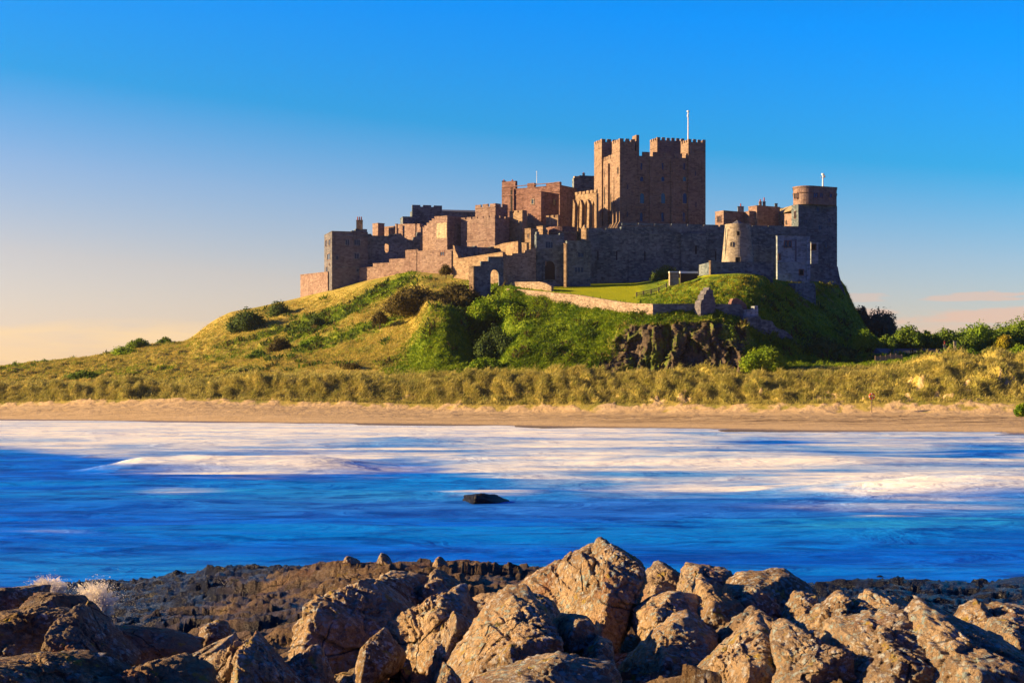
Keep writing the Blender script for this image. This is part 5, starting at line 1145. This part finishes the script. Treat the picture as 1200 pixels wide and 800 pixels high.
def hull(pts):
    pts = sorted(map(tuple, pts)); cr_ = lambda o, a, b: (a[0] - o[0]) * (b[1] - o[1]) - (a[1] - o[1]) * (b[0] - o[0])
    def half(ps):
        h = []
        for p in ps:
            while len(h) > 1 and cr_(h[-2], h[-1], p) <= 0: h.pop()
            h.append(p)
        return h[:-1]
    return half(pts) + half(pts[::-1])


def boulder(label, poly, d, thick, ridge, seed, mat='rock', sub=6, rough=1.0, facets=None, cat='boulder', name='boulder', group=None, p=26, back=None):
    """angular block: silhouette planes from the outline plus front facets that meet along the ridge point, then weathered relief"""
    mpx = float(np.mean([q[0] for q in poly]))
    if mat == 'rock': mat = 'lichenrock' if mpx > 898 else ('brownrock' if mpx < 215 else 'rock')
    g = np.random.default_rng(seed); P = np.array([[xx(a, d), zz(b, d)] for a, b in poly]); Hh = np.array(hull(P)); cen = Hh.mean(0)
    pl = []
    for a, b in zip(Hh, np.roll(Hh, -1, 0)):
        e = b - a; n2 = np.array([e[1], -e[0]]); n2 /= np.linalg.norm(n2); n3 = np.array([n2[0], g.uniform(-.25, .12), n2[1]]); n3 /= np.linalg.norm(n3)
        pl.append((n3, float(n3 @ np.array([a[0] - cen[0], 0, a[1] - cen[1]]))))
    if seed in (3, 4, 5, 7, 8, 12, 31, 32, 34, 37, 40, 41, 42, 43, 45, 47):               # blocks that turn a dark front to the viewer: the lit flank is only a sliver
        xs_ = [q[0] for q in poly]; ridge = (min(xs_) + .12 * (max(xs_) - min(xs_)), ridge[1]); facets = [(-.75, -.18, .30), (.10, -.96, .16), (.06, -.40, .86)]
    rx, rz = xx(ridge[0], d) - cen[0], zz(ridge[1], d) - cen[1]; rp = np.array([rx, -thick, rz])
    for n3 in (facets or [(-.72, -.42, .34), (.12, -.95, .22), (.10, -.35, .88)]):
        n3 = np.array(n3, float) + g.normal(0, .05, 3); n3[0] += .30 if n3[2] > .7 else (.20 if n3[0] > .08 else (-.28 if seed not in (1, 13, 14, 19, 20, 28, 29, 35, 46) else 0)); n3 /= np.linalg.norm(n3); h = float(n3 @ rp); pl.append((n3, max(h, .25 * thick)))
    pl.append((np.array([0, 1., 0]), back or thick * 1.1))
    size = math.sqrt(abs(np.ptp(Hh[:, 0]) * np.ptp(Hh[:, 1])))
    iv, if_ = ICO[sub]
    # spread the directions over the block's proportions so that faces get even detail
    u = iv * np.array([max(.4, np.ptp(Hh[:, 0]) / size), max(.5, 1.6 * thick / size), max(.4, np.ptp(Hh[:, 1]) / size)]); u /= np.linalg.norm(u, axis=1, keepdims=True)
    acc = np.zeros(len(u)); 
    for n3, h in pl: acc += np.maximum(u @ n3, 0) ** p / max(h, .05) ** p
    r = np.minimum(acc ** (-1 / p), 3 * size)
    X = u * r[:, None] + np.array([cen[0], d, cen[1]])
    s = max(.7, size * .55); a_, b_, c_ = rockrelief(X + seed * 3.1, s)
    fine = fbm((X + seed) * 5.5, 4, .6, True) - 1.0
    w1 = X + .035 * size * np.stack([perlin(X * 2 / size + 5), perlin(X * 2 / size + 15), perlin(X * 2 / size + 25)], 1)
    f1, e1 = facet_relief(w1 @ STR.T * [1, 1, 1.5], size * .46, seed); f2, e2 = facet_relief(w1 @ STR.T * [1, 1, 1.6] + 7, size * .17, seed + 3)
    dr = size * rough * (.020 * a_ + .008 * b_ + .010 * c_ - .026 + .052 * f1 + .026 * f2 - .016 * (1 - e1) - .007 * (1 - e2)) + .022 * fine
    saw = (X @ STR.T)[:, 2] / s * 2.3 + .5 * perlin(X * .9 / s + seed * 2); saw = saw - np.floor(saw); dr += size * rough * .045 * (np.minimum(saw, (1 - saw) * 9) - .45)
    # joints: narrow V cuts along bedding planes
    q = (X @ STR.T)[:, 2] / s * 1.9 + .35 * perlin(X * 1.1 / s + seed); jt = np.abs(q - np.round(q)); dr -= size * .035 * rough * (1 - sst(jt, 0, .09)) * (perlin(X * .8 / s + 9) > -.05)
    X = X + u * np.maximum(dr, -.4 * r)[:, None]
    base = X[:, 2].min(); o = mesh_obj(name, X - np.array([cen[0], d, base]), if_, M[mat], None, True); o.location = (cen[0], d, base)
    return tag(o, label, cat, group)


B_ = boulder
LF = [(-.80, -.50, .32), (.30, -.92, .25)]                # broad left-lit slab
# the big central peak
B_('tall peaked sunlit slab, highest rock of the foreground', [(600, 722), (606, 704), (632, 670), (660, 661), (684, 643), (702, 646), (705, 668), (690, 712), (664, 740), (610, 740)], 27.5, .9, (690, 662), 1, sub=7, facets=[(-.66, -.62, .42), (.62, -.78, .05)], rough=.75)
B_('dark-topped block leaning against the right side of the peaked slab', [(664, 724), (700, 668), (706, 655), (722, 649), (740, 652), (753, 660), (758, 676), (744, 726), (718, 770), (676, 770)], 26.5, 1.1, (708, 688), 2, sub=7, facets=[(-.72, -.58, .38), (.42, -.90, .1), (-.1, -.6, .8)], rough=.85)
B_('shaded teal boulder on the skyline right of the peak', [(752, 690), (768, 672), (790, 671), (806, 680), (806, 716), (756, 720)], 33, .9, (780, 684), 3)
B_('broad shaded skyline boulder with pale lichen on its crown', [(794, 690), (802, 673), (822, 667), (848, 671), (868, 683), (876, 712), (800, 720)], 31.5, 1.0, (830, 684), 4)
B_('shaded skyline boulder with a tuft of white lichen at its right end', [(858, 700), (872, 682), (905, 680), (940, 688), (962, 702), (964, 728), (870, 736)], 29.5, 1.0, (908, 692), 5)
B_('long block with a bright sunlit top edge in the middle of the pile', [(751, 716), (762, 709), (800, 694), (818, 697), (820, 730), (800, 748), (758, 766), (751, 750)], 25, .9, (764, 716), 6, facets=[(-.86, -.4, .3), (.34, -.92, .18), (.1, -.3, .95)], rough=.8)
B_('dark squarish block with a thin sunlit spur on its top', [(806, 748), (812, 708), (826, 690), (846, 692), (866, 704), (870, 748)], 25.5, .9, (832, 700), 7, facets=[(-.5, -.80, .3), (.35, -.93, .12)])
B_('dark block under a bright flat rim behind the lichen ledges', [(850, 716), (860, 694), (884, 687), (906, 688), (912, 724), (890, 740), (852, 744)], 26.5, .8, (868, 696), 8, facets=[(-.6, -.7, .4), (.25, -.95, .2), (0, -.25, .97)])
B_('wedge with a slim sunlit left edge and pale scribbled lichen', [(800, 772), (834, 752), (884, 716), (902, 722), (924, 742), (932, 778), (840, 790)], 23.5, .9, (888, 728), 9, facets=[(-.78, -.3, .55), (.18, -.97, .15)])
B_('upright sunlit splinter between the flat-rimmed block and the lichen ledges', [(916, 732), (928, 712), (944, 700), (958, 702), (962, 730), (940, 752), (918, 748)], 25.5, .6, (932, 716), 10)
B_('large foreground wedge split between a golden left face and a dark front', [(796, 812), (828, 784), (866, 748), (892, 744), (908, 754), (914, 830), (800, 840)], 20.5, 1.0, (866, 752), 11, sub=7, facets=[(-.84, -.40, .38), (.20, -.97, .12), (0, -.3, .95)], rough=.8)
B_('dark rounded boulder in the gap below the long bright-edged block', [(742, 800), (752, 770), (780, 742), (816, 738), (838, 756), (840, 800), (800, 830), (748, 830)], 23, 1.0, (800, 756), 12, facets=[(-.35, -.85, .4), (.35, -.9, .15)])
# right-hand lichen outcrop
B_('golden lichen-spotted ledge at the bottom, right of the large wedge', [(904, 830), (908, 768), (930, 754), (962, 748), (986, 762), (992, 830)], 19.5, 1.0, (912, 764), 13, sub=7, facets=[(-.62, -.72, .3), (.15, -.96, .2)], rough=1.3)
B_('knobbly sunlit ledge stepping up to the right behind the golden ledge', [(930, 770), (958, 730), (984, 708), (1010, 706), (1034, 716), (1042, 760), (990, 790), (940, 790)], 23, 1.1, (968, 730), 14, sub=7, rough=1.35, facets=[(-.64, -.66, .4), (.3, -.9, .3), (0, -.5, .86)])
B_('broken lichen-crusted mass in the lower right of the pile', [(974, 830), (982, 772), (1012, 742), (1046, 734), (1082, 742), (1106, 764), (1112, 830)], 19.5, 1.2, (1020, 748), 15, sub=7, rough=1.45, facets=[(-.55, -.70, .45), (.25, -.85, .45), (0, -.45, .9)])
B_('blue-grey lichen hump forming the ridge of the right outcrop', [(1000, 752), (1016, 714), (1046, 704), (1078, 714), (1104, 732), (1124, 760), (1040, 780)], 24.5, 1.2, (1046, 712), 16, sub=7, rough=1.2, facets=[(-.45, -.70, .55), (.35, -.55, .76)])
B_('long sloping lichen slab running to the bottom right corner', [(1060, 836), (1072, 770), (1100, 738), (1140, 742), (1190, 762), (1260, 800), (1260, 850)], 19, 1.4, (1100, 752), 17, sub=7, rough=1.2, facets=[(-.50, -.68, .53), (.22, -.62, .75)])
B_('golden knob sitting on the long sloping lichen slab', [(1076, 775), (1086, 758), (1108, 750), (1122, 757), (1124, 780), (1090, 788)], 19.2, .5, (1092, 758), 18, sub=6)
B_('sunlit pale boulder by the pool on the far right, left one of the pair', [(1120, 740), (1132, 724), (1152, 715), (1164, 722), (1170, 744), (1130, 752)], 32, .8, (1150, 720), 19)
B_('sunlit pale boulder at the right edge, right one of the pair', [(1158, 736), (1168, 717), (1186, 713), (1216, 718), (1222, 748), (1166, 752)], 32.5, .8, (1172, 718), 20)
B_('yellowish lichen boulder in front of the pale pair on the right', [(1154, 756), (1166, 736), (1186, 730), (1214, 738), (1226, 772), (1170, 776)], 27, .8, (1176, 734), 21, rough=1.2)
# middle mass
B_('massive lichen-speckled block left of centre with a sunlit left flank', [(344, 790), (352, 748), (362, 704), (392, 692), (416, 680), (436, 690), (466, 706), (474, 736), (450, 790)], 25, 1.1, (372, 706), 22, sub=7, facets=[(-.82, -.44, .36), (.12, -.93, .35), (0, -.35, .94)], rough=.95)
B_('low teal-shadowed boulder behind the lichen-speckled block', [(420, 708), (428, 688), (450, 673), (472, 676), (490, 690), (500, 716), (440, 724)], 29, .9, (448, 678), 23)
B_('small sunlit cap rock on the crest left of centre', [(480, 704), (492, 684), (508, 673), (526, 680), (544, 698), (548, 722), (488, 722)], 29.5, .8, (504, 680), 24, rough=1.2)
B_('blocky boulder with a pale crown in the centre of the pile', [(446, 764), (456, 726), (494, 706), (518, 697), (546, 708), (562, 742), (540, 790), (470, 800)], 24.5, .9, (512, 708), 25, sub=7, facets=[(-.60, -.72, .35), (.35, -.85, .4)], rough=.95)
B_('wedge-shaped stone with a bright triangular left face', [(408, 800), (416, 772), (428, 754), (446, 738), (466, 762), (458, 790), (430, 808)], 22.5, .6, (431, 764), 26, facets=[(-.93, -.25, .25), (.12, -.98, .16), (.1, -.3, .95)], rough=.55)
B_('ridge of rock with a thin sunlit edge right of the blocky boulder', [(496, 776), (508, 752), (530, 716), (548, 728), (566, 760), (552, 800), (504, 800)], 23.5, .7, (531, 726), 27, facets=[(-.82, -.42, .38), (.38, -.92, .1)])
B_('great sunlit grainy boulder just left of the red-grey stone', [(512, 820), (552, 770), (572, 734), (604, 716), (640, 718), (656, 740), (662, 830)], 21.5, 1.1, (600, 728), 28, sub=7, facets=[(-.58, -.70, .42), (.30, -.90, .32)], rough=.9)
B_('rounded sunlit boulder under the peaked slab, left of the red-grey stone', [(598, 760), (604, 728), (622, 713), (642, 718), (656, 738), (656, 790), (604, 790)], 23.2, .8, (612, 728), 29)
B_('smooth red-grey stone lodged below the peak', [(652, 752), (656, 736), (668, 722), (690, 724), (704, 742), (700, 756), (682, 764), (656, 762)], 22, .6, (664, 732), 30, facets=[(-.5, -.82, .28), (.3, -.93, .2)], rough=.6)
B_('dark lichen-topped boulder at the bottom centre', [(560, 840), (576, 800), (620, 786), (664, 778), (706, 786), (722, 840)], 18.5, .9, (640, 790), 31, rough=1.3, facets=[(-.4, -.7, .6), (.25, -.75, .6)])
B_('dark boulder in the cleft below the red-grey stone', [(676, 830), (684, 776), (704, 756), (720, 766), (726, 830)], 21, .6, (700, 772), 32)
B_('small sunlit fin at the bottom centre left', [(504, 830), (516, 790), (526, 782), (536, 792), (540, 830)], 19.5, .4, (522, 790), 33)
B_('blue lichen boulder in shade between the centre block and the peak', [(536, 740), (546, 712), (576, 700), (606, 702), (616, 728), (590, 752)], 27, .8, (570, 710), 34, rough=1.15, facets=[(-.3, -.8, .5), (.4, -.7, .6)])
# left
B_('layered rock with upright sunlit ribs, left of the lichen-speckled block', [(224, 830), (246, 776), (268, 758), (292, 749), (306, 760), (316, 830)], 20.5, .8, (278, 762), 35, sub=7, rough=1.6, facets=[(-.72, -.6, .35), (.3, -.9, .25)])
B_('lichen-splashed rock leaning right beside the upright ribs', [(270, 830), (276, 776), (290, 750), (310, 760), (342, 796), (352, 830)], 19.8, .7, (288, 762), 36, sub=7, rough=1.1, facets=[(-.8, -.5, .3), (.4, -.75, .5)])
B_('dark rough rock between the upright ribs and the lichen-speckled block', [(320, 812), (330, 780), (350, 768), (376, 776), (388, 812)], 21, .6, (346, 776), 37, rough=1.3)
B_('round lichen-covered cobble boulder on the left shelf', [(230, 748), (236, 734), (252, 726), (266, 734), (270, 752), (250, 760)], 29, .5, (246, 734), 38, rough=.8, p=6)
B_('sunlit smooth tongue of rock below the round cobble boulder', [(170, 806), (200, 778), (238, 760), (262, 752), (270, 768), (240, 800), (190, 820)], 22.5, .7, (240, 762), 39, rough=.9, facets=[(-.5, -.5, .7), (.3, -.8, .5)])
B_('reddish boulder in the middle of the left shelf', [(120, 764), (128, 742), (146, 735), (178, 739), (206, 748), (236, 758), (232, 780), (140, 784)], 27, .8, (146, 744), 40, rough=1.1, facets=[(-.66, -.66, .35), (.2, -.9, .35)])
B_('big shaded brown boulder at the left picture edge, lower one', [(-40, 790), (-30, 730), (20, 718), (64, 714), (82, 730), (96, 786), (40, 800)], 23.5, 1.1, (40, 728), 41, sub=7, facets=[(-.25, -.92, .25), (.4, -.85, .3)], rough=.9)
B_('sloping shaded brown slab right of the left-edge boulder', [(66, 790), (74, 716), (92, 720), (124, 752), (154, 782), (140, 800), (80, 806)], 23, 1.0, (84, 730), 42, sub=7, facets=[(-.3, -.92, .22), (.5, -.75, .42)], rough=.9)
B_('dark flat-topped boulder at the far left waterline', [(-30, 724), (-20, 692), (18, 689), (32, 698), (38, 724)], 27, .8, (14, 696), 43, facets=[(-.3, -.92, .2), (.3, -.9, .3)])
B_('sunlit pitted block beside the sea spray on the left', [(30, 726), (36, 698), (52, 695), (74, 697), (86, 712), (90, 732)], 26.2, .7, (48, 700), 44, facets=[(-.75, -.6, .3), (.3, -.92, .2)])
B_('small dark block right of the pitted block by the spray', [(78, 722), (84, 704), (94, 706), (104, 724), (100, 734)], 26.4, .4, (88, 708), 45)
B_('low sunlit ledge across the bottom left corner', [(-40, 830), (-30, 776), (30, 770), (74, 778), (110, 800), (116, 840)], 17.6, .9, (20, 776), 46, sub=7, rough=1.3, facets=[(-.5, -.72, .48), (.1, -.75, .66)])
B_('low grey ledge along the bottom between the corner and the ribs', [(90, 840), (104, 796), (150, 782), (196, 784), (240, 800), (250, 840)], 18, .8, (140, 790), 47, sub=7, rough=1.3, facets=[(-.4, -.7, .6), (.15, -.7, .7)])
for k, (px, py, lab) in enumerate(((409, 657, 'small round stone on the skyline of the rock shelf, leftmost of three'), (449, 655, 'small pointed round stone in the middle of three on the skyline shelf'), (515, 659, 'small round stone on the skyline of the rock shelf, rightmost of three'))):
    w_ = 11 if k == 0 else 9.5
    B_(lab, [(px - w_, py + 6), (px - w_ * .8, py - 1), (px - 2, py - 6.5 - (k == 1)), (px + w_ * .4, py - 5.5), (px + w_, py + 1), (px + w_, py + 8)], 45.5, .22, (px - 2, py - 1), 60 + k, sub=5, rough=.7, cat='stone', name='stone', p=8)
# low dark rock awash in the surf
B_('low dark rock awash in the foam in the middle of the sea', [(530, 592), (540, 582), (550, 579.5), (563, 577.6), (580, 578.2), (594, 580.5), (602, 592)], 122, 1.1, (556, 580), 70, 'wetrock', 5, 1.0, cat='rock', name='sea_rock')
# low black reef slabs at the edge of the water on the right
for k, (a, b, t_, d_, lab) in enumerate(((955, 1120, 681.5, 66, 'long low black reef slab at the water edge on the right'), (1172, 1300, 683, 65.5, 'short low black reef slab at the right picture edge'))):
    B_(lab, [(a - 8, 690), (a + 10, t_ + 2.5), (a + (b - a) * .45, t_), (b - 8, t_ + .5), (b, 690), (b, 694), (a, 694)], d_, 1.2, ((a + b) / 2, t_ + 2), 75 + k, 'wetrock', 6, .35, cat='reef', name='reef_slab', facets=[(0, -.9, .4), (0, -.3, .95)])


def splash(label, px, py, d, wpx, hpx, n, seed, lean):
    """burst of spray: thousands of small drops thrown up in a fan"""
    g = np.random.default_rng(seed); o = W(px, py, d); sw, sh_ = wpx * d / F / 2, hpx * d / F
    jets = np.sign(g.uniform(-1, 1, 60)) * g.random(60) ** 1.3; jl = .35 + .65 * g.random(60) ** 1.4; k = g.integers(0, 60, n)
    t = g.random(n) ** 1.5; th = jets[k] * .95 + lean; rr = t * jl[k] * (1 - .25 * np.abs(jets[k]))
    p = np.stack([o[0] + np.sin(th) * rr * sw * 1.25 + g.normal(0, .07, n) * (.4 + 1.6 * t) + sw * g.uniform(-.30, .30, n) * (1 - t), o[1] + g.normal(0, .22, n) * (.5 + t), o[2] + np.cos(th) * rr * sh_ + g.normal(0, .03, n)], 1)
    r = (.005 + .009 * g.random(n) ** 3) * (1.25 - .5 * t); dirv_ = np.stack([np.sin(th), np.zeros(n), np.cos(th)], 1)
    oc = np.array([[1, 0, 0], [-1, 0, 0], [0, 1, 0], [0, -1, 0], [0, 0, 1], [0, 0, -1.]]); fc = np.array([[0, 2, 4], [2, 1, 4], [1, 3, 4], [3, 0, 4], [2, 0, 5], [1, 2, 5], [3, 1, 5], [0, 3, 5]])
    V = (p[:, None] + oc[None] * r[:, None, None] * (1 + .4 * g.random((n, 6, 1))) + dirv_[:, None] * (oc[None, :, 2:3] * r[:, None, None] * .6)).reshape(-1, 3)
    Fq = (np.arange(n)[:, None, None] * 6 + fc[None]).reshape(-1, 3)
    nb_ = len(jets); sv, sf = [], []
    for i in range(nb_ * 7):
        j = g.integers(0, nb_); th_ = jets[j] * .95 + lean + g.normal(0, .10); ll = jl[j] * g.uniform(.45, 1.0); bx = sw * g.uniform(-.32, .32) * .8; by = g.normal(0, .15); prev = None
        for q in range(7):
            t_ = q / 6 * ll; wq = .17 * (1 - q / 6.3) * (1 + .5 * g.normal()); bend = .25 * t_ * t_ * np.sign(th_)
            c_ = np.array([o[0] + bx * (1 - t_) + np.sin(th_ + bend) * t_ * sw * 1.2, o[1] + by, o[2] + np.cos(th_ + bend) * t_ * sh_ * .95])
            sd = np.array([np.cos(th_), .4 * g.normal(), -np.sin(th_)]) * wq; sv += [c_ - sd, c_ + sd]; k_ = len(sv)
            if q: sf += [(k_ - 4, k_ - 3, k_ - 1), (k_ - 4, k_ - 1, k_ - 2)]
    Fq = np.concatenate([Fq, np.array(sf) + len(V)]); V = np.concatenate([V, np.array(sv)])
    ob = mesh_obj('sea_spray', V - o, Fq, M['spray'], None, True); ob.location = o; return tag(ob, label, 'spray', 'bursts of spray over the rocks')
splash('tall fan of white spray bursting over the left rocks', 112, 719, 40, 58, 50, 16000, 5, .05)
splash('lower thinner spray left of the tall fan', 58, 697, 42, 62, 27, 6000, 6, -.1)

# ------------------------------------------------------------------ sea air: a closed box of thin even haze round the whole scene
hb = MB(); hb.prism([(-1700, -80), (1900, -80), (1900, 1250), (-1700, 1250)], -4.5, 128)
def haze_fn(s, b, out):
    v = s.n('ShaderNodeVolumePrincipled'); v.inputs['Color'].default_value = (1, .95, .88, 1); v.inputs['Density'].default_value = .00004; v.inputs['Anisotropy'].default_value = .7
    s.t.nodes.remove(b); s.t.links.new(v.outputs[0], out.inputs[1])
tag(hb.build('haze', material('sea_haze', haze_fn)), 'thin warm sea haze over the whole bay', 'haze', kind='stuff')

# every empty and top-level mesh that is not ground, sea or ground cover is a thing
for o in COL.objects:
    if o.get('category') and not o.get('kind'): o['kind'] = 'thing'
